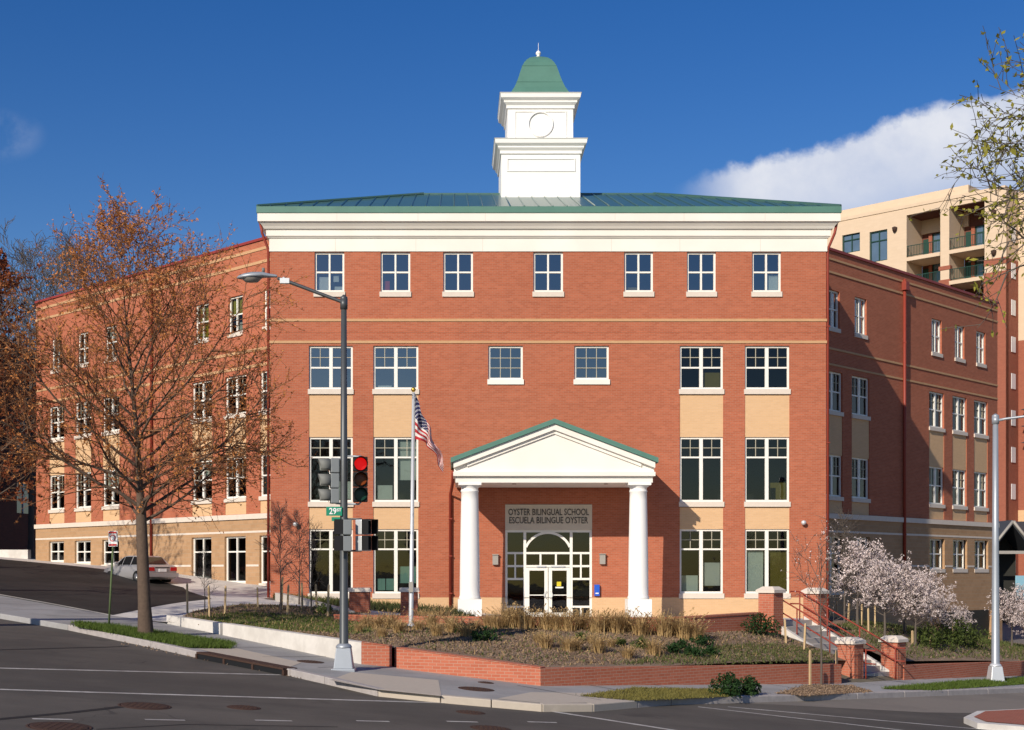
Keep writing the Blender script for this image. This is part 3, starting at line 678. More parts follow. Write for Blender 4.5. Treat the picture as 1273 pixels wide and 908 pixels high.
for sgn in (-1, 1):
    for (yo, t0, t1, cut) in ((PYF - .10, 0, .24, 0.0), (PYF + .02, -.15, 0, .55)):
        xe = PC + sgn * (hw + .02 - cut); k_ = (zra - zre) / hw; za = zra - .22; ze = za - k_ * (hw + .02 - cut)
        mb.extrude([(PC, yo, za + t0), (xe, yo, ze + t0), (xe, yo, ze + t1), (PC, yo, za + t1)], (0, PYF + .12 - yo, 0))
mb.build('raking_cornice', M['white'], POR)
mb = MB()
for sgn in (-1, 1):
    k_ = (zra - zre) / hw; xe = PC + sgn * (hw + .14); za = zra + .03; ze = za - k_ * (hw + .14)
    mb.extrude([(PC, PYF - .2, za), (xe, PYF - .2, ze), (xe, PYF - .2, ze + .20), (PC, PYF - .2, za + .20)], (0, 60 - PYF + .2, 0))
mb.build('portico_roof', M['dome_green'], POR)
for px in (584, 793.5):
    x = (px - CX) * 57.0 / F; zb0 = .30; pz = H + (CY - 745) * 57.0 / F; zc1 = zE0
    mb = MB(); prof_c = [(.435, pz), (.45, pz + .05), (.43, pz + .12)]
    for i in range(13):
        t = i / 12; prof_c.append((.415 - .065 * t ** 1.5, pz + .15 + (zc1 - .38 - pz - .15) * t))
    prof_c += [(.37, zc1 - .36), (.37, zc1 - .31), (.35, zc1 - .29), (.35, zc1 - .2), (.43, zc1 - .13), (.45, zc1 - .10)]
    mb.lathe(prof_c, (x, 57.0, 0), 32); mb.box((x, 57.0, zc1 - .10), (.94, .94, .098)); mb.box((x, 57.0, zb0 - .3), (.98, .98, pz - zb0 + .3))
    mb.build('column', M['tower_white'], POR)
mb = MB()
for x in (PC - 1.6, PC + 2.2): mb.lathe([(.09, 0), (.09, .02), (.01, .02)], (x, 57.3, zE0 - .022), 14)
mb.build('soffit_light', M['amber'], POR)
# terrace paving under the portico rides on the path sheet; a step plinth
mb = MB(); mb.box((PC, 58.3, -.3), (9.4, 3.7, .66)); mb.build('portico_floor', M['stairconc'], SCH)

# entrance glazing
zq = zf; ef = MB(); E0, E1 = -.13, -.05; fb = .09
def hbar(x0, x1, py, w=fb): ef.wbox(FR_F, s_of(x0), s_of(x1), E0, E1, zq(py) - w / 2, zq(py) + w / 2)
def vbar(px, p0, p1, w=fb, ee=0): ef.wbox(FR_F, s_of(px) - w / 2, s_of(px) + w / 2, E0, E1 + .006 + ee, zq(p1), zq(p0))
for px in (629.2, 652.5, 710.2, 734.8): vbar(px, 659.2, 770, .12)
hbar(629.2, 734.8, 660.4, .11); hbar(629.2, 734.8, 687.8); hbar(629.2, 734.8, 704)
for a, b in ((629.2, 652.5), (710.2, 734.8)): hbar(a, b, 720); hbar(a, b, 754.6); vbar((a + b) / 2 - .3, 687.8, 720, .07); vbar((a + b) / 2 - .3, 754.6, 770, .07)
for px in (672, 691.2): vbar(px, 687.8, 704, .08)
k = 20
for i in range(k):
    a0, a1 = math.pi * (0.13 + .74 * i / k), math.pi * (0.13 + .74 * (i + 1) / k); ro, ri = 31.3, 28.3; cxp, cyp = 681.3, 692.2; P = []
    for e in (E0, E1 + .012):
        for r_, a_ in ((ri, a0), (ro, a0), (ro, a1), (ri, a1)): P.append(pt(FR_F, s_of(cxp + r_ * math.cos(a_)), e, zq(cyp - r_ * math.sin(a_))))
    ef.hexa([P[i_] for i_ in (0, 1, 2, 3, 4, 5, 6, 7)])
efo = ef.build('entrance_frame', M['frame'], SCH)
g = MB(); g.add([pt(FR_F, s_of(628.3), -.09, .3), pt(FR_F, s_of(652.5), -.09, .3), pt(FR_F, s_of(652.5), -.09, zq(660)), pt(FR_F, s_of(628.3), -.09, zq(660))], [(0, 1, 2, 3)])
g.add([pt(FR_F, s_of(710.2), -.09, .3), pt(FR_F, s_of(735.8), -.09, .3), pt(FR_F, s_of(735.8), -.09, zq(660)), pt(FR_F, s_of(710.2), -.09, zq(660))], [(0, 1, 2, 3)])
g.add([pt(FR_F, s_of(652.5), -.09, zq(704)), pt(FR_F, s_of(710.2), -.09, zq(704)), pt(FR_F, s_of(710.2), -.09, zq(660)), pt(FR_F, s_of(652.5), -.09, zq(660))], [(0, 1, 2, 3)])
g.build('entrance_glass', M['glass'], efo)
for a, b, hs_ in ((653.8, 681.2, 1), (682.0, 709.0, 0)):
    d = MB(); s0, s1 = s_of(a), s_of(b); z0, z1 = .38, zq(705.8); st = .15
    d.wbox(FR_F, s0, s0 + st, -.12, -.03, z0, z1); d.wbox(FR_F, s1 - st, s1, -.12, -.03, z0, z1); d.wbox(FR_F, s0 + st, s1 - st, -.12, -.03, z1 - .13, z1); d.wbox(FR_F, s0 + st, s1 - st, -.12, -.03, z0, z0 + .28)
    d.wbox(FR_F, s0 + st, s1 - st, -.11, -.05, z0 + 1.02, z0 + 1.06)
    do = d.build('door', M['frame'], SCH)
    g = MB(); g.add([pt(FR_F, s0 + .05, -.08, z0 + .05), pt(FR_F, s1 - .05, -.08, z0 + .05), pt(FR_F, s1 - .05, -.08, z1 - .05), pt(FR_F, s0 + .05, -.08, z1 - .05)], [(0, 1, 2, 3)]); g.build('door_glass', M['glass'], do)
    sh = s1 - .07 if hs_ else s0 + .07
    hnd = MB(); cpt = Vector(pt(FR_F, sh, .03, z0 + 1.05)); sg = -1 if hs_ else 1
    hnd.tube([pt(FR_F, sh, -.03, z0 + .9), pt(FR_F, sh + sg * -.0, .04, z0 + .9), pt(FR_F, sh + sg * .09, .05, z0 + .98), pt(FR_F, sh + sg * .09, .05, z0 + 1.12), pt(FR_F, sh, .04, z0 + 1.2), pt(FR_F, sh, -.03, z0 + 1.2)], .016, 8); hnd.build('handle', M['alum'], do)
    if not hs_:
        nb = MB(); nb.wbox(FR_F, s0 + .36, s0 + .55, -.078, -.07, z0 + 1.42, z0 + 1.62); nb.build('notice', M['yellow'], do)
        nb = MB(); nb.wbox(FR_F, s0 + .30, s0 + .65, -.078, -.07, z0 + 1.34, z0 + 1.40); nb.build('notice', M['white_paper'], do)
    mbx = MB(); mbx.wbox(FR_F, s0 + .1 if hs_ == 0 else s1 - .5, s0 + .7 if hs_ == 0 else s1 - .1, -.03, .03, z1 + .01, z1 + .08); mbx.build('door_closer', M['alum'], do)
# sign with raised letters
sg = MB(); sg.wbox(FR_F, s_of(EN[0]), s_of(EN[1]), -.12, .03, zq(659), zq(627.5)); sgo = sg.build('name_sign', M['sign'], SCH)
def text(name, body, loc, size, mat, parent, extrude=.01, rot=(R(90), 0, 0), fit=None, offset=0.0, local=False):
    cu = bpy.data.curves.new(name, 'FONT'); cu.body = body; cu.size = size; cu.extrude = extrude; cu.align_x = 'CENTER'; cu.align_y = 'CENTER'; cu.offset = offset; cu.resolution_u = 3
    tmp = bpy.data.objects.new('tmp', cu); C.objects.link(tmp); dg = bpy.context.evaluated_depsgraph_get(); dg.update()
    me = bpy.data.meshes.new_from_object(tmp.evaluated_get(dg)); bpy.data.objects.remove(tmp); bpy.data.curves.remove(cu)
    if fit:
        xs = [q.co.x for q in me.vertices]; w_ = max(xs) - min(xs); c_ = (max(xs) + min(xs)) / 2
        for q in me.vertices: q.co.x = (q.co.x - c_) * fit / w_
    me.name = name; me.materials.clear(); me.materials.append(mat); o = bpy.data.objects.new(name, me); C.objects.link(o)
    off = Vector((0, 0, 0)); q = parent
    while q is not None and not local: off += q.location; q = q.parent
    o.parent = parent; o.location = Vector(loc) - off; o.rotation_euler = rot; return o
text('lettering', 'OYSTER BILINGUAL SCHOOL', (xf(682), YF - .042, zq(637.2)), .40, M['letter'], sgo, fit=100 / FS, offset=.003)
text('lettering', 'ESCUELA BILINGUE OYSTER', (xf(682), YF - .042, zq(647.4)), .40, M['letter'], sgo, fit=98 / FS, offset=.003)
for px, py in ((615.7, 696.5), (748.7, 695.8)):
    mb = MB(); mb.wbox(FR_F, s_of(px) - .12, s_of(px) + .12, 0, .16, zq(py) - .2, zq(py) + .22); mb.wbox(FR_F, s_of(px) - .14, s_of(px) + .14, 0, .2, zq(py) + .22, zq(py) + .25); mb.build('wall_light', M['fixture'], SCH)
mb = MB(); mb.wbox(FR_F, s_of(741.8) - .11, s_of(741.8) + .11, 0, .15, zq(741), zq(727)); o = mb.build('call_box', M['blue_box'], SCH); mb = MB(); mb.wbox(FR_F, s_of(741.8) - .07, s_of(741.8) + .07, .15, .156, zq(738.5), zq(737)); mb.build('plate', M['sign_white'], o)
for px, py in ((368, 652), (998, 650)):
    mb = MB(); c_ = pt(FR_F, s_of(px), .16, zq(py)); mb.lathe([(.01, -.11), (.07, -.09), (.11, -.03), (.11, .04), (.05, .09), (.01, .1)], c_, 14); mb.wbox(FR_F, s_of(px) - .05, s_of(px) + .05, 0, .1, zq(py) - .04, zq(py) + .08); mb.build('security_camera', M['alum'], SCH)
# downspouts
def pipe(pts, r=.055):
    mb = MB(); mb.tube(pts, r, 8); 
    for p, q in zip(pts, pts[1:]):
        if abs(p[2] - q[2]) > 3:
            for f in (.2, .5, .8): 
                c_ = Vector(p).lerp(Vector(q), f); mb.box((c_.x, c_.y, c_.z), (.16, .16, .05))
    mb.build('downspout', M['red_pipe'], SCH)
pipe([(XL - .40, 59.8, 17.5), (XL - .33, 59.85, 17.1), (XL - .09, 60.06, Z_fr0 + .1), (XL - .09, 60.06, .9)], .06)
pipe([(XR + .40, 59.8, 17.5), (XR + .33, 59.85, 17.1), (XR + .09, 60.06, Z_fr0 + .1), (XR + .09, 60.06, -.4)], .06)
pipe([(PC - hw - .04, 57.6, zE0 + .5), (PC - hw - .06, 58.6, zE0 + .1), (xf(560), 59.9, zE0 - .3), (xf(560), 59.9, .4)], .07)

# wings -------------------------------------------------------
def wing(fr, L, cols, ztop, zbase, which, sf, ground_rows):
    hl = []; spec = []
    tw_, lw_ = 1.2, 1.78
    for i, px in enumerate(cols):
        s = sf(px)
        spec.append((s, tw_, 14.45, 16.3, 'four', 'glass_top' if which == 'R' else 'glass', i, 0)); hl.append((s - tw_ / 2, s + tw_ / 2, 14.25, 16.3))
        spec.append((s, lw_, 10.35, 12.3, 'mid', 'glass', i, 1)); spec.append((s, lw_, 6.15, 8.2, 'mid', 'glass', i, 2))
        hl.append((s - lw_ / 2, s + lw_ / 2, 5.32, 12.3))
    ZBt = 5.05
    hl = [(a, min(b, L - .01), c, d) for a, b, c, d in hl]
    wall('wing_wall', fr, 0, L, ZBt, ztop, [(a, b, c, d) for a, b, c, d in hl], M['brickw'])
    hb = []
    for px, zb, zt, kd in ground_rows:
        s = sf(px); hb.append((s - lw_ / 2, min(s + lw_ / 2, L - .01), zb - (.2 if kd != 'door' else 0.02), zt)); spec.append((s, lw_, zb, zt, kd, 'glass', -1, 3))
    wall('wing_base', fr, 0, L, zbase, ZBt - .0, hb, M['block'], e=.03)
    mb = MB(); mb.wbox(fr, -.05, L, -.1, .12, ZBt, ZBt + .25); mb.build('stone_course', M['stone'], SCH)
    for z in (4.42, 2.75):
        mb = MB(); segs = [0]; cuts = sorted([(a, b) for a, b, c, d in hb if c - .2 < z < d + .1]); cur = 0
        for a, b in cuts:
            if a - .06 > cur: mb.wbox(fr, cur, a - .06, 0, .045, z - .05, z + .05)
            cur = b + .06
        if cur < L: mb.wbox(fr, cur, L, 0, .045, z - .05, z + .05)
        mb.build('block_course', M['stone'], SCH)
    for z in (13.4, 12.62, ztop - 1.05, ztop - .4):
        mb = MB(); bh_ = .07 if which == 'L' else .05; mb.wbox(fr, -.03, L, -.05, .035, z - bh_, z + bh_); mb.build('belt_course', M['belt'], SCH)
    mb = MB(); mb.wbox(fr, -.06, L, -.4, .07, ztop + .003, ztop + .13); mb.build('coping', M['coping'], SCH)
    for i, px in enumerate(cols):
        s = sf(px); b_ = min(s + lw_ / 2, L - .01)
        for z0, z1 in ((8.2, 10.15), (5.32, 5.95)):
            mb = MB(); mb.wbox(fr, s - lw_ / 2, b_, -.2, -.03, z0, z1); mb.build('spandrel', M['buff'], SCH)
    rng = random.Random(5)
    for s, w, zb, zt, kd, gl, i, row in spec:
        if s + w / 2 > L - .05: w = (L - .05 - s) * 2
        exx = []
        if which == 'L' and row == 0 and i in (3, 4): exx = [('curtain', .05, .95, .5 if i == 4 else .05, .95, 'yellow')] + ([('notice', .3, .9, .08, .3, 'white_paper')] if i == 4 else [])
        elif row < 3 and rng.random() < .35: exx = [('blind', .08, .92, rng.choice((.5, .62, .3)), .96, 'blind')]
        window(fr, s, w, zb, zt, kd, glass=gl, extras=exx, rec=.16 if row == 3 and which == 'R' else .10, sill=True, sill_h=.2 if kd != 'door' else .14)
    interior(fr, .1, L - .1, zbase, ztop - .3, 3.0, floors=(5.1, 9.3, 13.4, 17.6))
    # end wall and flat roof
    mb = MB(); O, d, nn = fr
    e_s = 0 if which == 'L' else L
    mb.add([pt(fr, e_s, -.35, zbase), pt(fr, e_s, -14, zbase), pt(fr, e_s, -14, ztop), pt(fr, e_s, -.35, ztop)], [(0, 1, 2, 3)])
    mb.add([pt(fr, 0, -.35, ztop - .3), pt(fr, L, -.35, ztop - .3), pt(fr, L, -14, ztop - .3), pt(fr, 0, -14, ztop - .3)], [(0, 1, 2, 3)])
    mb.build('end_wall', M['brickw'], SCH)
wing(FR_L, LL, (70.5, 103.3, 138, 251, 292.8, 337), 18.72, -.5, 'L', sL,
     [(70.5, 3.05, 4.25, 'four'), (103.3, 2.95, 4.25, 'four'), (138, 2.85, 4.25, 'four'), (251, 1.95, 4.22, 'door'), (292.8, 1.9, 4.22, 'door'), (337, 1.88, 4.22, 'door')])
wing(FR_R, LR, (1036, 1070, 1164.5, 1193, 1219.5), 18.2, -2.2, 'R', sR,
     [(1036, 1.5, 4.2, 'tall'), (1070, 1.6, 4.2, 'tall'), (1164.5, 2.6, 4.25, 'four'), (1193, 2.6, 4.25, 'four'), (1219.5, 2.6, 4.25, 'four')])
s = sL(190); pipe([pt(FR_L, s, .2, 18.3), pt(FR_L, s, .09, 18.0), pt(FR_L, s, .12, 1.9)], .075)
s = sR(1122); pipe([pt(FR_R, s, .12, 17.9), pt(FR_R, s, .12, 1.0)], .085)
mb = MB(); mb.wbox(FR_R, s - .18, s + .18, .04, .3, 17.3, 17.75); mb.build('conductor_head', M['red_pipe'], SCH)
# dark garage opening at the foot of the right wing, with a battered block pier
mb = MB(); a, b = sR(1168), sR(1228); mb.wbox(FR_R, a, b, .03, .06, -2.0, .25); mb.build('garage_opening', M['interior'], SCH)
mb = MB(); a = sR(1226); P = [pt(FR_R, a, .06, -2.2), pt(FR_R, a + .9, .06, -2.2), pt(FR_R, a + .9, .06, .2), pt(FR_R, a + .45, .06, .2)]; mb.extrude(P, (FR_R[2][0] * .5, FR_R[2][1] * .5, 0)); mb.build('block_pier', M['block'], SCH)

# ---------------------------------------------------------------- apartment building (right, far)
AK = 174.7
def apx(px): q = (px - CX) / F; y = AK / (1 + q); return Vector((AK - y, y))
APT = thing('apartment_building', 'beige and red brick apartment block with recessed balconies behind the right wing', 'apartment building', (46, 128, -2))
pa = apx(1000); pb = apx(1251); AL = (pb - pa).length; FR_A = ((pa.x, pa.y), (r2, -r2), (-r2, -r2))
def sA(px): return (apx(px) - pa).length
def zA(px, py): y = apx(px).y; return H + (CY - py) * y / F
def part(mb, name, mat, parent=APT): return mb.build(name, mat, parent)
ztopA = zA(1223, 240); z_ph = zA(1183, 229)
bays = [(1127, 1169), (1180, 1224)]; zbal_t = zA(1224, 249); slab1 = zA(1224, 304); slab2 = zA(1224, 343)
holesA = [(sA(a), sA(b), slab2 - 6, zbal_t) for a, b in bays]
wins = [(1047, 1069, 293, 316), (1081, 1103, 289, 327)]
for a, b, c, d in wins: holesA.append((sA(a), sA(b), zA(a, d), zA(a, c)))
def awall(name, fr, s0, s1, z0, z1, holes, mat, rev=.3):
    global SCH
    keep = SCH; SCH = APT; o = wall(name, fr, s0, s1, z0, z1, holes, mat, rev, caps=True); SCH = keep; return o
zbr = zA(1240, 338)
awall('beige_wall', FR_A, 0, AL, zbr - 14, ztopA, holesA, M['beige'])
mb = MB(); mb.wbox(FR_A, sA(1223.5), AL, -.5, .12, -3, zbr); mb.wbox(FR_A, sA(1223.5), AL, -.5, .06, zA(1240, 329), zA(1240, 321)); part(mb, 'brick_pier', M['apt_brick'])
mb = MB(); mb.wbox(FR_A, sA(1167), sA(1181.5), -.4, .05, zA(1174, 336), zA(1174, 331)); part(mb, 'brick_band', M['apt_brick']); mb = MB(); mb.wbox(FR_A, sA(1167), sA(1181.5), -.4, .05, zA(1174, 372), zA(1174, 348)); part(mb, 'brick_band', M['apt_brick'])
mb = MB(); mb.wbox(FR_A, 0, sA(1250), -12, -.02, ztopA, ztopA + .25); mb.wbox(FR_A, 0, sA(1250), -.5, .08, ztopA + .003, ztopA + .3); part(mb, 'parapet', M['beige'])
mb = MB(); mb.wbox(FR_A, -8, sA(1186), -9, -3.0, ztopA - 2, z_ph + .5); part(mb, 'penthouse', M['beige'])
for a, b in bays:
    s0, s1 = sA(a), sA(b); dep = 3.2
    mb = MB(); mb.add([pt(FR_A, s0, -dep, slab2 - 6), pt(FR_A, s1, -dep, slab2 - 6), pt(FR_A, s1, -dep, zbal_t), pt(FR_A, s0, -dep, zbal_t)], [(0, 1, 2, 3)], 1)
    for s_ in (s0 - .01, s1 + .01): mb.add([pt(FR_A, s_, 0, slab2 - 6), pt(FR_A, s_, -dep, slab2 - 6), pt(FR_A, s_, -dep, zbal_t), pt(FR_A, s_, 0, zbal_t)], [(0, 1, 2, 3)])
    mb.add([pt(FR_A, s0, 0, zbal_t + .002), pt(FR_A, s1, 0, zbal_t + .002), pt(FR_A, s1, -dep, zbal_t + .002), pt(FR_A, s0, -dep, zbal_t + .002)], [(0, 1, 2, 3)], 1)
    part(mb, 'balcony_recess', [M['beige'], M['brick_shade']])  # dark back wall and ceiling put the recess shade into the colour
    for z in (slab1, slab2):
        mb = MB(); mb.wbox(FR_A, s0 + .02, s1 - .02, -dep + .02, .08, z - .35, z); sl = part(mb, 'balcony_slab', M['beige'])
        mb = MB()
        for zz_ in (z + .12, z + 1.05): mb.wbox(FR_A, s0 + .02, s1 - .02, -.04, .02, zz_, zz_ + .06)
        k = 22
        for i in range(k): x = s0 + .05 + (s1 - s0 - .1) * i / (k - 1); mb.wbox(FR_A, x - .02, x + .02, -.02, .0, z + .18, z + 1.05)
        part(mb, 'railing', M['dark_green'], sl)
        mb = MB(); w0, w1 = s0 + (s1 - s0) * .34, s1 - .1
        mb.wbox(FR_A, w0, w1, -dep + .06, -dep + .08, z + .1, z + 2.5); wd = part(mb, 'balcony_window', M['apt_glass'])
        mb = MB()
        for f in (0, .33, .66, .98): x = w0 + (w1 - w0) * f; mb.wbox(FR_A, x, x + .08, -dep + .08, -dep + .14, z, z + 2.6)
        for zz_ in (z, z + 1.9, z + 2.5): mb.wbox(FR_A, w0, w1 + .05, -dep + .08, -dep + .13, zz_, zz_ + .09)
        part(mb, 'window_frame', M['dark_green'], wd)
        mb = MB(); mb.wbox(FR_A, s0 + .15, s0 + .8, -dep + .03, -dep + .1, z, z + 2.2); part(mb, 'balcony_door', M['dark_green'])
        mb = MB(); mb.wbox(FR_A, s0 + (s1 - s0) * .22, s0 + (s1 - s0) * .32, -dep + .02, -dep + .2, z, z + 2.6); part(mb, 'brick_pilaster', M['apt_brick'])
for a, b, c, d in wins:
    s0, s1, z0, z1 = sA(a), sA(b), zA(a, d), zA(a, c)
    mb = MB(); mb.wbox(FR_A, s0, s1, -.26, -.24, z0, z1); wd = part(mb, 'apartment_window', M['apt_glass']); mb = MB()
    for f in (0, .48, .95): x = s0 + (s1 - s0) * f; mb.wbox(FR_A, x, x + .1, -.24, -.14, z0, z1)
    for f in (0, .66, .96): mb.wbox(FR_A, s0, s1, -.23, -.15, z0 + (z1 - z0) * f, z0 + (z1 - z0) * f + .1)
    part(mb, 'window_frame', M['dark_green'], wd)
for px, py in ((1113, 286), (1236, 265), (1236, 315)):
    mb = MB(); c_ = pt(FR_A, sA(px), .15, zA(px, py)); mb.lathe([(.02, -.3), (.2, -.1), (.25, .2), (.05, .3)], c_, 10); part(mb, 'scupper', M['iron'])
# right return of the corner pier and the plane beyond it
FR_A2 = ((pb.x, pb.y), (r2, r2), (r2, -r2))
z_b2 = zbr
mb = MB(); L2 = 2.6
mb.add([pt(FR_A2, 0, 0, z_b2 + 1.2), pt(FR_A2, L2, 0, z_b2 + 1.2), pt(FR_A2, L2, 0, ztopA), pt(FR_A2, 0, 0, ztopA)], [(0, 1, 2, 3)]); part(mb, 'beige_return', M['beige'])
mb = MB(); mb.add([pt(FR_A2, 0, .0, -3), pt(FR_A2, L2, .0, -3), pt(FR_A2, L2, 0, z_b2 + 1.2), pt(FR_A2, 0, 0, z_b2 + 1.2)], [(0, 1, 2, 3)]); part(mb, 'brick_return', M['apt_brick'])
for i in range(11):
    z = ztopA - 4.6 - i * 3.35
    mb = MB(); mb.wbox(FR_A2, 1.0, 1.9, .02, .06, z, z + 1.4); part(mb, 'stair_window', M['sign_white'])
P2 = pt(FR_A2, L2, 0, 0); FR_A3 = ((P2[0], P2[1]), (r2, -r2), (-r2, -r2))
zs = H + (CY - 420) * 125 / F
mb = MB(); mb.add([pt(FR_A3, 0, 0, zs), pt(FR_A3, 16, 0, zs), pt(FR_A3, 16, 0, ztopA + .2), pt(FR_A3, 0, 0, ztopA + .2)], [(0, 1, 2, 3)]); part(mb, 'beige_wall', M['beige'])
mb = MB(); zlow = [(-3, H + (CY - 662) * 124 / F), (H + (CY - 633) * 124 / F, zs)]
for a, b in zlow: mb.add([pt(FR_A3, 0, 0, a), pt(FR_A3, 16, 0, a), pt(FR_A3, 16, 0, b), pt(FR_A3, 0, 0, b)], [(0, 1, 2, 3)])
part(mb, 'brick_wall', M['apt_brick'])
mb = MB(); mb.wbox(FR_A3, 0, 16, -.3, .05, zlow[0][1], zlow[1][0]); part(mb, 'buff_band', M['buff'])
for zz_ in (10, 16, 22, 28):
    mb = MB(); mb.wbox(FR_A3, 1.2, 2.2, .0, .05, zz_, zz_ + 1.8); part(mb, 'apartment_window', M['apt_glass'])
mb = MB()
for i in range(3): mb.extrude([pt(FR_A3, .6, .05, 17.2 - i * 1.5), pt(FR_A3, 3.5, .05, 17.6 - i * 1.5), pt(FR_A3, 3.5, .05, 16.9 - i * 1.5)], (-.7, -.7, 0))
part(mb, 'awning', M['slate'])
# gabled entrance canopy of the apartment block
cx0 = (1259 - CX) / F * 112; zc0 = H + (CY - 685) * 112 / F; hwc = 1.7
mb = MB(); mb.extrude([(cx0 - hwc - .3, 112, zc0), (cx0, 112, zc0 + 2.5), (cx0 + hwc + .3, 112, zc0), (cx0 + hwc - .1, 112, zc0), (cx0, 112, zc0 + 2.1), (cx0 - hwc + .1, 112, zc0)], (0, 8, 0)); part(mb, 'canopy_roof', M['slate'])
mb = MB(); mb.box((cx0, 111.95, zc0 - .25), (2 * hwc + .5, .2, .25))
for sgn in (-1, 1):
    mb.box((cx0 + sgn * hwc, 112.1, -2.6), (.28, .28, zc0 + 2.35)); mb.tube([(cx0 + sgn * (hwc + .2), 111.9, zc0), (cx0, 111.9, zc0 + 2.4)], .13, 4)
part(mb, 'canopy_frame', M['fixture'])
mb = MB(); mb.box((cx0, 115.5, -2.6), (3.2, .3, zc0 + 4)); part(mb, 'entrance_recess', M['interior'])
mb = MB(); mb.add([(cx0 - 4.5, 112.5, zc0 + 1.6), (cx0 - 1.4, 112.5, zc0 + 1.6), (cx0 - 1.4, 118, zc0 + 3.2), (cx0 - 4.5, 118, zc0 + 3.2)], [(0, 1, 2, 3)]); part(mb, 'canopy_side_roof', M['slate']); mb = MB(); mb.add([(cx0 + 1.4, 112.5, zc0 + .2), (cx0 + 6, 112.5, zc0 + .2), (cx0 + 6, 118, zc0 + 2.6), (cx0 + 1.4, 118, zc0 + 2.6)], [(0, 1, 2, 3)]); part(mb, 'canopy_side_roof', M['slate'])

# dark brick house on the far left, its visible face turned from the sun
DH = thing('brick_house', 'dark shaded brick building seen past the left end of the school', 'house', (-33, 96, 3))
FR_D = ((-36.0, 92.0), (.16, .987), (.987, -.16))
keep = SCH; SCH = DH
wall('house_wall', FR_D, -20, 22, 1.5, 19.5, [(8.5, 11.5, 7.0, 9.4), (2, 5, 7.0, 9.4), (8.5, 11.5, 12, 14.4), (2, 5, 12, 14.4), (14.5, 17, 7, 9.4), (14.5, 17, 12, 14.4)], M['brick_shade'], .2)
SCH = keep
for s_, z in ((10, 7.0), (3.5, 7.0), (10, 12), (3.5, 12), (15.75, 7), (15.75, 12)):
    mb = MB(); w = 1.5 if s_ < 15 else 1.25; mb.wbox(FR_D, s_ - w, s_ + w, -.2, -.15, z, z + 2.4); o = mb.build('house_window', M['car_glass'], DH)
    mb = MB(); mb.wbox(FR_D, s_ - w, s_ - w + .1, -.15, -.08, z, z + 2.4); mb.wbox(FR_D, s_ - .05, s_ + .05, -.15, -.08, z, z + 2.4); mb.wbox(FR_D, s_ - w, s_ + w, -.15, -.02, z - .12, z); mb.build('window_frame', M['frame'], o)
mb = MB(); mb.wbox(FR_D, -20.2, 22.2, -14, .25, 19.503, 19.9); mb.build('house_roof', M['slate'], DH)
mb = MB(); mb.wbox(FR_D, -20, 22, -14, -.4, 1.5, 19.4); mb.build('house_body', M['brick_shade'], DH)
LW = MB(); LW.hexa([(-44, 88.5, 1.5), (-26.2, 84.8, 1.5), (-26.1, 85.1, 1.5), (-44, 88.8, 1.5), (-44, 88.5, 3.9), (-26.2, 84.8, 3.8), (-26.1, 85.1, 3.8), (-44, 88.8, 3.9)])
tag(LW.build('low_wall', M['conc_white']), 'low white concrete wall at the far end of the parking lot', 'wall')

# ---------------------------------------------------------------- garden walls, piers, stairs
def garden_wall(name, pts, tops, t, mat, label, cap=None, bot=None):
    """tops: z of the top at each point"""
    mb = MB(); cp = MB(); P = [Vector(p) for p in pts]; N = []
    for i in range(len(P)):
        a = (P[i] - P[i - 1]).normalized() if i else None; b = (P[i + 1] - P[i]).normalized() if i < len(P) - 1 else None
        tt = (a + b).normalized() if (a is not None and b is not None) else (a if a is not None else b); nn = Vector((-tt.y, tt.x))
        if a is not None and b is not None: nn = nn / max(.5, nn.dot(Vector((-b.y, b.x))))
        N.append(nn)
    for i in range(len(P) - 1):
        q = [P[i], P[i + 1], P[i + 1] + N[i + 1] * t, P[i] + N[i] * t]; zt_ = [tops[i], tops[i + 1], tops[i + 1], tops[i]]
        zb_ = [min(G(v.x, v.y), S(v.x, v.y)) - .3 for v in q]
        mb.hexa([(v.x, v.y, z) for v, z in zip(q, zb_)] + [(v.x, v.y, z) for v, z in zip(q, zt_)])
        if cap:
            q = [P[i] - N[i] * .02, P[i + 1] - N[i + 1] * .02, P[i + 1] + N[i + 1] * (t + .02), P[i] + N[i] * (t + .02)]
            cp.hexa([(v.x, v.y, z + .002) for v, z in zip(q, zt_)] + [(v.x, v.y, z + cap[0]) for v, z in zip(q, zt_)])
    o = mb.build(name, mat); tag(o, label, 'wall')
    if cap: cp.build('coping', cap[1], o)
    return o
def ztop(px, py, xy): return H + (CY - py) * xy[1] / F
a = gp(207, 775); b = gp(449, 826); c_ = gp(487, 829); d_ = gp(493, 831); e_ = gp(672, 853); f_ = gp(1046, 850)
m1_ = tuple(Vector(a).lerp(Vector(b), .32))
garden_wall('retaining_wall', [a, m1_], [ztop(207, 765, a), ztop(285, 775, m1_)], .25, M['conc_white'], 'short white concrete retaining wall left of its joint, beside the sidewalk')
m1b = tuple(Vector(a).lerp(Vector(b), .335))
garden_wall('retaining_wall', [m1b, b], [ztop(288, 775, m1b), ztop(449, 799, b)], .25, M['conc_white'], 'long white concrete retaining wall behind the signal pole')
b2 = tuple(Vector(b).lerp(Vector(c_), .01))
garden_wall('brick_retaining_wall', [b2, c_], [ztop(449, 799, b), ztop(487, 804, c_)], .3, M['garden_brick'], 'short brick retaining wall section right of the signal pole', cap=(.02, M['garden_brick']))
ci, di = tuple(Vector(c_) + Vector((.06, .13))), tuple(Vector(d_) + Vector((.06, .13)))
garden_wall('brick_retaining_wall', [ci, di], [ztop(487, 805.5, c_), ztop(493, 807, d_)], .15, M['garden_brick'], 'narrow recessed joint between the two sunlit brick wall sections')
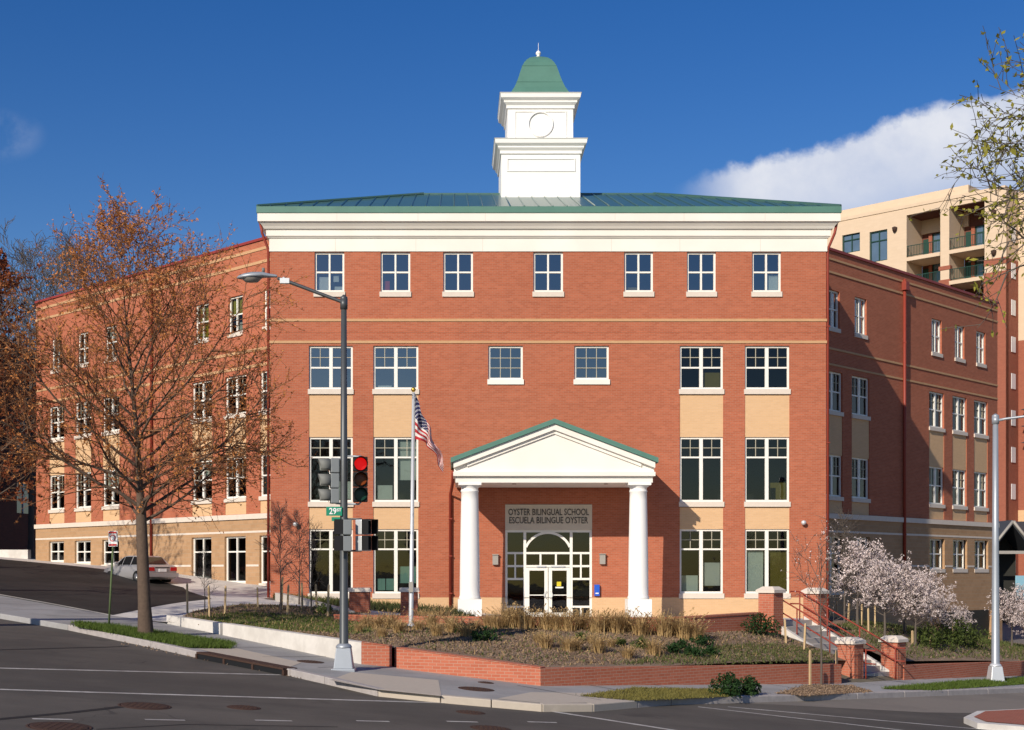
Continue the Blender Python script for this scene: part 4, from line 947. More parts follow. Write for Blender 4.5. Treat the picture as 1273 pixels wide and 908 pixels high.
garden_wall('brick_retaining_wall', [d_, e_], [ztop(493, 806, d_), ztop(672, 831, e_)], .3, M['garden_brick'], 'sunlit low brick retaining wall sloping down to the street corner', cap=(.02, M['garden_brick']))
e2 = tuple(Vector(e_) + Vector((.004, .004)));
garden_wall('brick_retaining_wall', [e2, f_], [ztop(672, 831, e_), ztop(1046, 826, f_)], .3, M['garden_brick'], 'long shaded low brick wall from the corner to the garden stairs')
g_ = gp(1124, 845.5); h_ = gp(1290, 839)
garden_wall('brick_retaining_wall', [g_, h_, (h_[0] + 14, h_[1] + 14)], [ztop(1124, 827, g_), ztop(1290, 822, h_), ztop(1290, 822, h_) - .9], .3, M['garden_brick'], 'low brick retaining wall right of the stairs behind the right lamp post')
TW = [(-3.7, 42.4), (-1.5, 41.2), (2, 40.4), (5.4, 39.95), (6.2, 40.05), (7.0, 40.6), (9.55, 43.15)]
garden_wall('terrace_wall', TW, [1.06, 1.045, 1.04, 1.04, 1.04, 1.05, 1.10], .3, M['garden_brick'], 'bending low brick terrace wall behind the ornamental grasses', cap=(.06, M['garden_brick']))

def pier(near, w, zb_, zt_, label, name='brick_pier', cap_h=.2, panel=True, group=None, rot=R(45)):
    """square pier turned 45 degrees; near = corner closest to the camera"""
    dv = Vector((0, w * r2)); c = Vector(near) + dv
    o = thing(name, label, 'brick pier', (c.x, c.y, zb_), group); mb = MB(); mb.box((c.x, c.y, zb_ - .3), (w, w, zt_ - cap_h - zb_ + .3), rot); mb.build('pier_shaft', M['garden_brick'], o)
    mb = MB(); mb.box((c.x, c.y, zt_ - cap_h + .002), (w + .12, w + .12, .09), rot); mb.box((c.x, c.y, zt_ - cap_h + .094), (w + .12, w + .12, cap_h - .094), rot, taper=.55); mb.build('pier_cap', M['stone'], o)
    if panel:
        mb = MB(); q = Vector((c.x + r2 * (w / 2 + .004), c.y - r2 * (w / 2 + .004))); mb.box((q.x, q.y, zb_ + .1), (w * .42, .02, (zt_ - zb_) * .55), R(45)); mb.build('pier_panel', M['apt_brick'], o)
    return o
n1 = ghit(1062, 847, .15); n2 = ghit(1115.6, 845.5, .15)
st_dir = Vector((-r2, r2)); Ls = 2.75
u1 = Vector(n1) + st_dir * Ls; u2 = Vector(n2) + st_dir * Ls
wz = lambda py, Y: H + (CY - py) * Y / F
pier(n1, .55, G(*n1) + .12, wz(793, n1[1]), 'lower left brick pier with pale cap at the foot of the garden stairs')
pier(n2, .55, G(*n2) + .12, wz(791, n2[1]), 'lower right brick pier with pale cap beside the stair handrail')
pier(u1, .55, .55, wz(729.5, u1.y), 'upper left brick pier with pale cap at the end of the terrace wall', panel=False)
pier(u2, .55, .55, wz(731, u2.y), 'upper right brick pier with pale cap at the head of the stairs', panel=False)
# stairs between the piers
ST = thing('garden_stairs', 'concrete garden stairs between brick piers with white side kerbs', 'stairs', (n1[0], n1[1], G(*n1)))
wd_ = Vector((r2, r2)); base = Vector(n1) + wd_ * .36 + Vector((0, .35)); wid = (Vector(n2) - Vector(n1)).length - .62
zb0 = G(base.x, base.y) + .12; zt0 = .86; ns = 10; mb = MB()
for i in range(ns):
    z1 = zb0 + (zt0 - zb0) * (i + 1) / ns; p0 = base + st_dir * (i * .30); q = [p0, p0 + wd_ * wid, p0 + wd_ * wid + st_dir * (.32 if i < ns - 1 else 1.6), p0 + st_dir * (.32 if i < ns - 1 else 1.6)]
    mb.prism([(v.x, v.y) for v in q], zb0 - .4, z1)
mb.build('steps', M['stairconc'], ST)
for k_ in (-.16, wid + .01):
    mb = MB(); p0 = base + wd_ * k_; p1 = p0 + st_dir * (ns * .3); q0, q1 = p0 + wd_ * .15, p1 + wd_ * .15
    mb.hexa([(p0.x, p0.y, zb0 - .5), (q0.x, q0.y, zb0 - .5), (q1.x, q1.y, zb0 - .5), (p1.x, p1.y, zb0 - .5), (p0.x, p0.y, zb0 + .22), (q0.x, q0.y, zb0 + .22), (q1.x, q1.y, zt0 + .12), (p1.x, p1.y, zt0 + .12)]); mb.build('stair_kerb', M['conc_white'], ST)
for k_, lab in ((.08, 'red steel handrail on the left side of the garden stairs'), (wid - .08, 'red steel handrail on the right side of the garden stairs')):
    p0 = base + wd_ * k_ - st_dir * .25; p1 = base + wd_ * k_ + st_dir * (ns * .3 + .1); HR = thing('handrail', lab, 'handrail', (p0.x, p0.y, zb0)); mb = MB()
    for hgt in (.92, .52):
        e0 = p0 - st_dir * .32
        mb.tube([(e0.x, e0.y, zb0 + hgt), (p0.x, p0.y, zb0 + hgt + .01), (p1.x, p1.y, zt0 + hgt), (p1.x + st_dir.x * .35, p1.y + st_dir.y * .35, zt0 + hgt)], .024, 8)
    mb.build('rail', M['red_pipe'], HR)
    for f in (0, .36, .7, 1):
        c = p0.lerp(p1, f); z = zb0 + (zt0 - zb0) * f; mb = MB(); mb.tube([(c.x, c.y, z - .15), (c.x, c.y, z + .93)], .022, 8); mb.build('rail_post', M['red_pipe'], HR)
# brick piers in front of the left windows
def pier0(px0, px1, pyt, pyb, Y, label):
    x0, x1 = (px0 - CX) * Y / F, (px1 - CX) * Y / F; w = x1 - x0; zt_ = wz(pyt, Y); zb_ = wz(pyb, Y); c = ((x0 + x1) / 2, Y + .3)
    o = thing('brick_pier', label, 'brick pier', (c[0], c[1], zb_)); mb = MB(); mb.box((c[0], c[1], zb_ - .4), (w, .6, zt_ - .14 - zb_ + .4)); mb.build('pier_shaft', M['apt_brick'], o)
    mb = MB(); mb.box((c[0], c[1], zt_ - .138), (w + .12, .72, .14), taper=.92); mb.build('pier_cap', M['stone'], o)
pier0(434, 459, 731, 770, 47, 'dark brick garden pier with stone cap right of the signal pole'); pier0(498, 519, 731, 768, 46.5, 'dark brick garden pier with stone cap behind the flagpole')
# low concrete kerb of the raised planting by the left corner of the block
garden_wall('planter_kerb', [at(342, 745, 53).xy, at(385, 752, 50).xy, at(432, 765, 46.2).xy], [wz(737, 53), wz(747, 50), wz(760, 46.2)], .25, M['stairconc'], 'low grey concrete planter kerb curving up to the left corner of the front block')

# ---------------------------------------------------------------- street lamps, signals, signs, flag
def lamp_post(loc, hgt, r0, r1, label, mat, basemat, arm):
    o = thing('street_lamp', label, 'street lamp', loc); x, y, z = loc
    mb = MB(); mb.tube([(x, y, z + .55), (x, y, z + .62), (x, y, z + hgt * .5), (x, y, z + hgt)], [r0 * 1.25, r0, (r0 + r1) / 2, r1], 16); mb.lathe([(r1 * 1.3, z + hgt - .05), (r1 * 1.3, z + hgt + .06), (.02, z + hgt + .12)], (x, y, 0), 12); mb.build('pole', mat, o)
    mb = MB(); mb.box((x, y, z - .1), (.56, .56, .14)); mb.hexa([(x - .23, y - .23, z + .03), (x + .23, y - .23, z + .03), (x + .23, y + .23, z + .03), (x - .23, y + .23, z + .03), (x - .17, y - .17, z + .52), (x + .17, y - .17, z + .52), (x + .17, y + .17, z + .52), (x - .17, y + .17, z + .52)]); mb.lathe([(.2, z + .52), (.17, z + .58), (.12, z + .62)], (x, y, 0), 16); mb.build('pole_base', basemat, o, bevel=.02)
    mb = MB(); mb.tube(arm, [.05] + [.042] * (len(arm) - 2) + [.035], 10); mb.tube([(x, y, z + hgt - .22), (x, y, z + hgt + .02)], r1 * 1.35, 12); mb.build('arm', mat, o); return o
def cobra(o, tip, dirx, diry):
    d = Vector((dirx, diry, 0)).normalized(); sd = Vector((-d.y, d.x, 0)); tip = Vector(tip); mb = MB(); secs = [(-.12, .05, .05, 0), (.05, .07, .075, .01), (.22, .14, .11, .02), (.45, .18, .13, .0), (.65, .16, .11, -.02), (.78, .08, .06, -.03), (.82, .01, .01, -.035)]
    vs = []; k = 12
    for t, w, h_, dz in secs:
        for j in range(k):
            a_ = 2 * math.pi * j / k; hz = math.sin(a_) * h_ * (.8 if math.sin(a_) > 0 else .45); vs.append(tip + d * t + sd * math.cos(a_) * w + Vector((0, 0, dz + hz)))
    fs = [(i * k + j, i * k + (j + 1) % k, (i + 1) * k + (j + 1) % k, (i + 1) * k + j) for i in range(len(secs) - 1) for j in range(k)]; mb.add(vs, fs, 0, True); hd = mb.build('lamp_head', M['pole_light'], o)
    mb = MB(); c = tip + d * .47; vs = []
    for j in range(14): a_ = 2 * math.pi * j / 14; vs.append(c + d * math.cos(a_) * .24 + sd * math.sin(a_) * .15 + Vector((0, 0, -.045)))
    for j in range(14): a_ = 2 * math.pi * j / 14; vs.append(c + d * math.cos(a_) * .15 + sd * math.sin(a_) * .09 + Vector((0, 0, -.13)))
    mb.add(vs, [(j, (j + 1) % 14, 14 + (j + 1) % 14, 14 + j) for j in range(14)] + [tuple(14 + j for j in range(14))], 0, True); mb.build('lamp_lens', M['fixture'], hd)
    mb = MB(); c = tip + d * .2; mb.tube([c + Vector((0, 0, .1)), c + Vector((0, 0, .2))], .035, 8); mb.build('photocell', M['visor_grey'], hd)
pl = ghit(427.5, 833, .15); YP = pl[1]; PX = pl[0]; PZ = G(*pl) + .15
kp = YP / F
def pp(px, py, dy=0.0): return Vector(((px - CX) * kp, YP + dy, H + (CY - py) * kp))
top = pp(430, 373); LMP = lamp_post((PX, YP, PZ), top.z - PZ, .105, .065, 'dark grey street lamp post at the corner carrying the traffic signals', M['pole'], M['pole_light'],
    [pp(430, 378), pp(424, 375), pp(405, 368), pp(380, 358.5), pp(360, 351), pp(345, 346)])
mb = MB(); c = pp(354, 349.5); mb.box((c.x, c.y, c.z - .06), (.22, .1, .12)); mb.tube([pp(357, 352), pp(352, 345)], .03, 6); mb.build('arm_bracket', M['alum'], LMP)
cobra(LMP, pp(338, 344), -1, 0)
pr = ghit(1237.5, 848, .15); kr = pr[1] / F; zr = G(*pr) + .15; tz = H + (CY - 519) * kr
LM2 = lamp_post((pr[0], pr[1], zr), tz - zr, .13, .085, 'tall pale grey street lamp post standing in the grass verge on the right', M['pole_light'], M['alum'],
    [(pr[0], pr[1], tz - .12), (pr[0] + .3, pr[1] - .1, tz - .06), (pr[0] + 1.2, pr[1] - .5, tz + .03), (pr[0] + 2.4, pr[1] - 1.1, tz + .12)])
cobra(LM2, (pr[0] + 2.5, pr[1] - 1.15, tz + .13), 1, -.48)

def signal_head(name, label, c, face, body, vis, lit, bracket):
    """three-lens head; c = centre, face = unit facing direction"""
    o = thing(name, label, 'traffic light', c); d = Vector((*face, 0)).normalized(); rz = math.atan2(d.y, d.x) + math.pi / 2
    def loc(lx, ly, lz): cs, sn = math.cos(rz), math.sin(rz); return (c[0] + lx * cs - ly * sn, c[1] + lx * sn + ly * cs, c[2] + lz)
    mb = MB()
    for i in (-1, 0, 1): q = loc(0, .09, i * .355 - .17); mb.box(q, (.34, .2, .34), rz)
    mb.build('housing', body, o, bevel=.02)
    for i, mt in ((1, M['red_lit'] if lit else M['tail']), (0, M['amber']), (-1, M['green_off'])):
        z = i * .355; mb = MB(); vs = [loc(.145 * math.cos(a_), -.02 - .03, z + .145 * math.sin(a_)) for a_ in [2 * math.pi * j / 20 for j in range(20)]] + [loc(0, -.065, z)]
        mb.add(vs, [(j, (j + 1) % 20, 20) for j in range(20)], 0, True); le = mb.build('lens', mt, o)
        mb = MB(); k = 16; vs = []
        for ring, (ly, rr_) in enumerate(((-.012, .165), (-.30, .165))):
            for j in range(k + 1):
                a_ = R(-38) + R(256) * j / k; vs.append(loc(rr_ * math.cos(a_), ly * (1 if ring == 0 else (.82 + .18 * max(0, math.sin(a_)))), z + rr_ * math.sin(a_)))
        mb.add(vs, [(j, j + 1, k + 2 + j, k + 1 + j) for j in range(k)], 0, True); vo = mb.build('visor', vis, o); sm = vo.modifiers.new('t', 'SOLIDIFY'); sm.thickness = .012
    mb = MB()
    for pts in bracket: mb.tube(pts, .022, 8)
    mb.build('bracket', M['pole_light'], o); return o
cB = pp(448.5, 596.5, -.12); cB.z += 0
signal_head('traffic_light', 'black traffic light facing the camera with its red lamp lit', cB, (0.12, -1), M['black'], M['black'], True,
    [[pp(430, 567.5), pp(449, 567.5), pp(449, 576, -.02)], [pp(430, 627), pp(446, 627), pp(449, 624), pp(449, 618, -.02)], ])
cA = pp(411, 598, .05)
signal_head('traffic_light', 'grey traffic light seen from the side with round visors pointing left', cA, (-1, -.18), M['grey_housing'], M['visor_grey'], False,
    [[pp(428, 571), pp(417, 571), pp(415, 575)], [pp(428, 627), pp(418, 626), pp(415, 622)]])
def ped_signal(label, c, face, body, sidemat, bracket):
    o = thing('pedestrian_signal', label, 'pedestrian signal', c); d = Vector((*face, 0)).normalized(); rz = math.atan2(d.y, d.x) + math.pi / 2
    cs, sn = math.cos(rz), math.sin(rz)
    def loc(lx, ly, lz): return (c[0] + lx * cs - ly * sn, c[1] + lx * sn + ly * cs, c[2] + lz)
    mb = MB()
    for i in (-1, 1): mb.box(loc(0, .1, i * .19 - .18), (.36, .2, .35), rz)
    mb.build('housing', body, o, bevel=.02)
    for i in (-1, 1):
        mb = MB(); z = i * .19
        for lx in (-.175, .175): mb.box(loc(lx, -.1, z - .165), (.012, .2, .33), rz)
        mb.box(loc(0, -.1, z + .165), (.36, .2, .012), rz); mb.build('visor', sidemat, o)
        mb = MB(); mb.box(loc(0, -.006, z - .15), (.3, .012, .3), rz); mb.build('signal_face', M['black'], o)
    mb = MB()
    for pts in bracket: mb.tube(pts, .022, 8)
    mb.build('bracket', M['pole'], o); return o
ped_signal('dark grey pedestrian signal strapped to the lamp post with its faces turned left', pp(427, 666, -.2), (-1, -.12), M['grey_housing'], M['black'], [[pp(428, 648), pp(429, 650, -.2)], [pp(428, 683), pp(429, 680, -.2)]])
ped_signal('black pedestrian signal right of the lamp post with a sunlit white edge', pp(456, 665.5, -.05), (.80, -.60), M['alum'], M['black'], [[pp(430, 645.5), pp(449, 645.5), pp(452, 650)], [pp(430, 685), pp(449, 685), pp(452, 682)]])
SG = thing('street_name_sign', 'green street name sign reading 29 ST clamped to the lamp post', 'street sign', pp(417, 636.5)); mb = MB(); c = pp(416, 636.3, -.12)
mb.box((c.x, c.y, c.z - .10), (.37, .012, .21)); mb.build('sign_plate', M['sign_green'], SG)
mb = MB(); q = pp(418, 645.5, -.10); mb.box((q.x, q.y, q.z - .05), (.2, .012, .09)); mb.build('lower_plate', M['sign_green'], SG)
mb = MB(); mb.tube([pp(428, 634), pp(420, 634, -.1)], .02, 6); mb.build('clamp', M['pole'], SG)
text('lettering', '29 ', (c.x - .03, c.y - .012, c.z), .2, M['sign_white'], SG, extrude=.002, fit=.17, offset=.004); text('lettering', 'ST', (c.x + .115, c.y - .012, c.z + .03), .095, M['sign_white'], SG, extrude=.002, offset=.003)
# parking sign
ps = hit(135, 779); ks = ps[1] / F; zs_ = S(*ps)
PK = thing('parking_sign', 'small red and white parking sign on a thin green post by the young maple', 'road sign', (ps[0], ps[1], zs_)); mb = MB(); tp = at(141.5, 662, ps[1]); mb.tube([(ps[0], ps[1], zs_ - .1), (tp.x, tp.y, tp.z)], .03, 6); mb.build('post', M['post_green'], PK)
c = at(141, 670, ps[1]); mb = MB(); mb.box((c.x, c.y - .045, c.z - .22), (.30, .01, .44), R(-20)); pl_ = mb.build('sign_plate', M['sign_white'], PK)
mb = MB(); 
for dz in (.15, -.2): mb.box((c.x - .01, c.y - .055, c.z + dz), (.26, .006, .05), R(-20))
k = 18; cs, sn = math.cos(R(-20)), math.sin(R(-20))
for j in range(k):
    a0, a1 = 2 * math.pi * j / k, 2 * math.pi * (j + 1) / k; P = [(r_ * math.cos(a_), r_ * math.sin(a_) + .02) for r_, a_ in ((.075, a0), (.1, a0), (.1, a1), (.075, a1))]
    mb.add([(c.x - .012 + x_ * cs, c.y - .056 + x_ * sn, c.z + z_) for x_, z_ in P], [(0, 1, 2, 3)])
mb.build('sign_mark', M['sign_red'], PK)
# flagpole and flag
fpx, fpy = (511 - CX) * 40.0 / F, 40.0; fz = S(fpx, fpy); ftz = H + (CY - 488) * 40.0 / F; ftx = (514 - CX) * 40.0 / F
FP = thing('flagpole', 'slim silver flagpole with gold ball standing in the garden bed', 'flagpole', (fpx, fpy, fz)); mb = MB(); mb.tube([(fpx, fpy, fz - .2), (fpx, fpy, fz + .1), (ftx, fpy, ftz)], [.075, .07, .04], 14); mb.lathe([(.14, fz - .05), (.13, fz + .04), (.08, fz + .1)], (fpx, fpy, 0), 14); mb.build('pole', M['alum'], FP)
mb = MB(); mb.lathe([(.01, -.08), (.05, -.05), (.075, 0), (.05, .05), (.01, .075)], (ftx, fpy, ftz + .08), 12); mb.build('ball', M['gold'], FP)
mb = MB(); mb.box((fpx, fpy - .09, fz + 1.0), (.12, .06, .3)); mb.tube([(fpx + .06, fpy - .05, fz + 1.2), (ftx + .05, fpy - .04, ftz - .05)], .006, 5); mb.build('halyard_box', M['fixture'], FP)
def flagmat():
    m = bpy.data.materials.new('flag_cloth'); m.use_nodes = True; k = NT(m.node_tree); b = k.n['Principled BSDF']; t = k.node('ShaderNodeTexCoord'); sp = k.node('ShaderNodeSeparateXYZ'); k.l.new(t.outputs['UV'], sp.inputs[0])
    uu, vv = sp.outputs[0], sp.outputs[1]
    odd = k.math('GREATER_THAN', k.math('MODULO', k.math('MULTIPLY', vv, 13), 2), 1.0)
    stripes = k.mix(odd, (.50, .025, .035), (.80, .78, .74))
    can = k.math('MULTIPLY', k.math('LESS_THAN', uu, .4), k.math('LESS_THAN', vv, 7 / 13))
    def dots(ou, ov, nu, nv):
        a_ = k.math('SUBTRACT', k.math('FRACT', k.math('ADD', k.math('MULTIPLY', uu, nu / .4), ou)), .5); b_ = k.math('SUBTRACT', k.math('FRACT', k.math('ADD', k.math('MULTIPLY', vv, nv / (7 / 13)), ov)), .5)
        return k.math('LESS_THAN', k.math('ADD', k.math('MULTIPLY', a_, a_), k.math('MULTIPLY', b_, b_)), .035)
    st = k.math('MAXIMUM', dots(0, 0, 6, 5), dots(.5, .5, 6, 5))
    c_ = k.mix(can, stripes, k.mix(st, (.018, .02, .10), (.75, .75, .75))); k.l.new(c_, b.inputs['Base Color']); b.inputs['Roughness'].default_value = .8
    tr = k.node('ShaderNodeBsdfTranslucent'); k.l.new(c_, tr.inputs[0]); mx = k.node('ShaderNodeMixShader'); mx.inputs[0].default_value = .25; k.l.new(b.outputs[0], mx.inputs[1]); k.l.new(tr.outputs[0], mx.inputs[2]); k.l.new(mx.outputs[0], k.n['Material Output'].inputs[0]); return m
nu, nv = 44, 39; vs = []; uvs = []
hx, hz = (515.5 - CX) * 40 / F, H + (CY - 488) * 40 / F; hoist = 1.36
for j in range(nv + 1):
    for i in range(nu + 1):
        u_, v_ = i / nu, j / nv
        drop = (1 - v_) * 2.05 * u_ + v_ * .95 * u_ ** 2.2; x_ = hx + .86 * u_ ** 1.05 * (1 - .06 * v_) + .05 * math.sin(v_ * 3) * u_; z_ = hz - v_ * hoist - drop
        y_ = 40 - .02 + (.13 * math.sin(2 * math.pi * (u_ * 1.9 - v_ * .55)) + .07 * math.sin(2 * math.pi * (u_ * 3.4 + v_ * .9))) * min(1, u_ * 3.2)
        x_ += .05 * math.sin(2 * math.pi * (u_ * 2.6 + v_ * .4)) * min(1, u_ * 3)
        vs.append((x_, y_, z_)); uvs.append((u_, v_))
me = bpy.data.meshes.new('flag'); me.from_pydata([(a - hx, b - 40, c - hz) for a, b, c in vs], [], [(j * (nu + 1) + i, (j + 1) * (nu + 1) + i, (j + 1) * (nu + 1) + i + 1, j * (nu + 1) + i + 1) for j in range(nv) for i in range(nu)])
ul = me.uv_layers.new(name='UVMap').data
for l in me.loops: ul[l.index].uv = uvs[l.vertex_index]
me.polygons.foreach_set('use_smooth', [True] * len(me.polygons)); me.materials.append(flagmat()); fo = bpy.data.objects.new('flag', me); C.objects.link(fo); fo.location = (hx, 40, hz)
tag(fo, 'limp United States flag drooping from the flagpole', 'flag')

# storm drain under the kerb and traffic island
sd = [gp(249, 811.5), gp(357, 831.8)]; SD = thing('storm_drain', 'long dark storm drain inlet under the kerb left of the signal pole', 'storm drain', (sd[0][0], sd[0][1], G(*sd[0])))
p0, p1 = Vector(sd[0]), Vector(sd[1]); tt = (p1 - p0).normalized(); nn = Vector((tt.y, -tt.x)); mb = MB()
q = [p0 + nn * .10, p1 + nn * .10, p1 + nn * .0, p0 + nn * .0]
mb.hexa([(v.x, v.y, G(v.x, v.y) - .05) for v in q] + [(v.x, v.y, G(v.x, v.y) + .125) for v in q]); mb.build('inlet', M['black'], SD)
mb = MB(); q = [p0 + nn * .12, p1 + nn * .12, p1 - nn * .3, p0 - nn * .3]; mb.hexa([(v.x, v.y, G(v.x, v.y) + .127) for v in q] + [(v.x, v.y, G(v.x, v.y) + .172) for v in q])
mb.build('inlet_head', M['iron'], SD)
for f in (0, .33, .66, 1): v = p0.lerp(p1, f) + nn * .06; mb = MB(); mb.box((v.x, v.y, G(v.x, v.y) - .03), (.07, .13, .155), math.atan2(tt.y, tt.x)); mb.build('inlet_post', M['iron'], SD)
mb = MB(); rng = random.Random(3)
isl = [ghit(1198, 893, .12), ghit(1215, 885, .12), ghit(1300, 881, .12), ghit(1420, 878, .12), ghit(1420, 905, .12), ghit(1300, 907, .12), ghit(1215, 900, .12)]
TI = thing('traffic_island', 'raised traffic island with white kerb and red brick top at the lower right', 'traffic island', (*isl[0], G(*isl[0])))
k = len(isl); mb.add([(x_, y_, G(x_, y_) - .05) for x_, y_ in isl] + [(x_, y_, G(x_, y_) + .14) for x_, y_ in isl], [tuple(range(k, 2 * k))] + [(i, (i + 1) % k, k + (i + 1) % k, k + i) for i in range(k)])
if True: mb.build('island_kerb', M['conc_white'], TI)
cc = Vector((sum(p[0] for p in isl) / k, sum(p[1] for p in isl) / k)); mb = MB(); iq = [cc.lerp(Vector(p), .88) for p in isl]
mb.add([(v.x, v.y, G(v.x, v.y) + .155) for v in iq], [tuple(range(k))]); mb.build('brick_paving', M['island_brick'], TI)
# pale blue board at the right edge
lb = at(1275, 731, 62); LB = thing('notice_board', 'pale blue board on a post among the cherry trees at the right edge', 'notice board', (lb.x, 62, lb.z - 1.2)); mb = MB(); mb.box((lb.x, 62, lb.z - .55), (1.1, .05, 1.1), R(20)); mb.build('board', M['lightblue'], LB); mb = MB(); mb.tube([(lb.x, 62.1, lb.z - 1.9), (lb.x, 62.1, lb.z + .4)], .05, 8); mb.build('post', M['stake'], LB)

# ---------------------------------------------------------------- parked car (silver saloon seen from behind)
def car(loc, heading):
    x0, y0, z0 = loc; o = thing('parked_car', 'silver saloon car parked beyond the young maple, seen from behind', 'car', loc)
    st = [  # x along (0 = rear), half width, z low, z belt, z top, half width at top
        (0.00, .74, .42, .80, .86), (0.06, .82, .30, .86, .92), (.35, .86, .24, .90, .96), (.95, .87, .22, .92, .97), (1.7, .88, .22, .92, .96), (2.6, .88, .22, .91, .95), (3.3, .87, .22, .88, .93), (3.9, .84, .24, .82, .86), (4.35, .78, .28, .70, .74), (4.5, .66, .36, .58, .62)]
    mb = MB(); vs = []
    for x_, w, a_, b_, c_ in st:
        vs += [(x_, -w * .92, a_), (x_, -w, a_ + .18), (x_, -w, (a_ + b_) / 2 + .08), (x_, -w * .96, b_), (x_, -w * .75, c_), (x_, w * .75, c_), (x_, w * .96, b_), (x_, w, (a_ + b_) / 2 + .08), (x_, w, a_ + .18), (x_, w * .92, a_)]
    k = 10; fs = [(i * k + j, (i + 1) * k + j, (i + 1) * k + (j + 1) % k, i * k + (j + 1) % k) for i in range(len(st) - 1) for j in range(k)] + [tuple(range(k)), tuple((len(st) - 1) * k + k - 1 - j for j in range(k))]
    mb.add(vs, fs, 0, True)
    gh = [(.62, .62, .95), (1.05, .60, 1.34), (1.35, .58, 1.40), (2.2, .58, 1.42), (2.65, .57, 1.36), (3.35, .66, .92)]          # greenhouse outline
    vs = []
    for x_, w, z_ in gh: vs += [(x_, -.80, .93), (x_, -w, z_), (x_, w, z_), (x_, .80, .93)]
    fs = [(i * 4 + j, (i + 1) * 4 + j, (i + 1) * 4 + j + 1, i * 4 + j + 1) for i in range(len(gh) - 1) for j in range(3)]; mb.add(vs, fs, 0, False)
    cs, sn = math.cos(heading), math.sin(heading)
    def place(m_): m_.v = [(x0 + a * cs - b * sn, y0 + a * sn + b * cs, z0 + c) for a, b, c in m_.v]; return m_
    body = place(mb).build('body', M['car'], o)
    def P(x_, y_, z_): return (x_, y_, z_)
    g = MB(); g.add([P(.645, -.60, .99), P(.645, .60, .99), P(1.02, .55, 1.32), P(1.02, -.55, 1.32)], [(0, 1, 2, 3)]); g.v = [(a - .02, b, c + .02) for a, b, c in g.v]; place(g).build('rear_window', M['car_glass'], o)
    for sgn in (-1, 1):
        for q in ([(.95, .97), (1.62, .97), (1.62, 1.36), (1.22, 1.34)], [(1.72, .97), (2.42, .97), (2.42, 1.36), (1.72, 1.37)], [(2.5, .97), (3.0, .97), (2.62, 1.30), (2.5, 1.34)]):
            g = MB(); g.add([P(x_, sgn * (.805 + (.585 - .805) * (z_ - .93) / .47 + .012), z_) for x_, z_ in q], [(0, 1, 2, 3)]); place(g).build('side_window', M['car_glass'], o)
    for sgn in (-1, 1):
        t = MB(); t.hexa([(-.02, sgn * .45, .66), (-.02, sgn * .80, .66), (.12, sgn * .86, .66), (.12, sgn * .45, .66), (-.01, sgn * .45, .84), (-.01, sgn * .80, .84), (.12, sgn * .86, .84), (.12, sgn * .45, .84)]); place(t).build('tail_light', M['tail'], o)
    t = MB(); t.box((-.05, 0, .36), (.16, 1.66, .2)); t.box((-.03, 0, .58), (.05, 1.5, .03)); place(t).build('rear_bumper', M['car'], o, bevel=.03)
    t = MB(); t.box((-.025, 0, .62), (.03, .42, .14)); place(t).build('number_plate', M['sign_white'], o)
    t = MB(); t.box((.01, 0, .80), (.04, .8, .04)); place(t).build('boot_trim', M['black'], o)
    for sgn in (-1, 1): 
        t = MB(); t.box((2.75, sgn * .95, .98), (.12, .2, .13)); place(t).build('mirror', M['car'], o, bevel=.03)
        for x_ in (.95, 3.55):
            w = MB(); w.lathe([(.2, -.11), (.31, -.11), (.325, -.07), (.325, .07), (.31, .11), (.2, .11)], (x_, sgn * .78, .32), 24, axis='Y'); wo = place(w).build('wheel', M['tyre'], o)
            w = MB(); w.lathe([(.02, -.005), (.06, .01), (.19, .0), (.21, -.02)], (x_, sgn * .885 if sgn > 0 else -.885, .32), 16, axis='Y'); place(w).build('rim', M['rim'], wo)
            a = MB(); k = 16; vs = []
            for r_ in (.36, .0):
                for j in range(k + 1): an = math.pi * j / k; vs.append((x_ + r_ * math.cos(an), sgn * .884, .30 + r_ * math.sin(an) * 1.02))
            a.add(vs, [(j, j + 1, k + 2 + j, k + 1 + j) for j in range(k)]); place(a).build('wheel_arch', M['black'], o)
    return o
cx_, cy_ = (202 - CX) * 67.0 / F, 67.0
car((cx_, cy_, S(cx_, cy_) + .02), R(90 + 43))

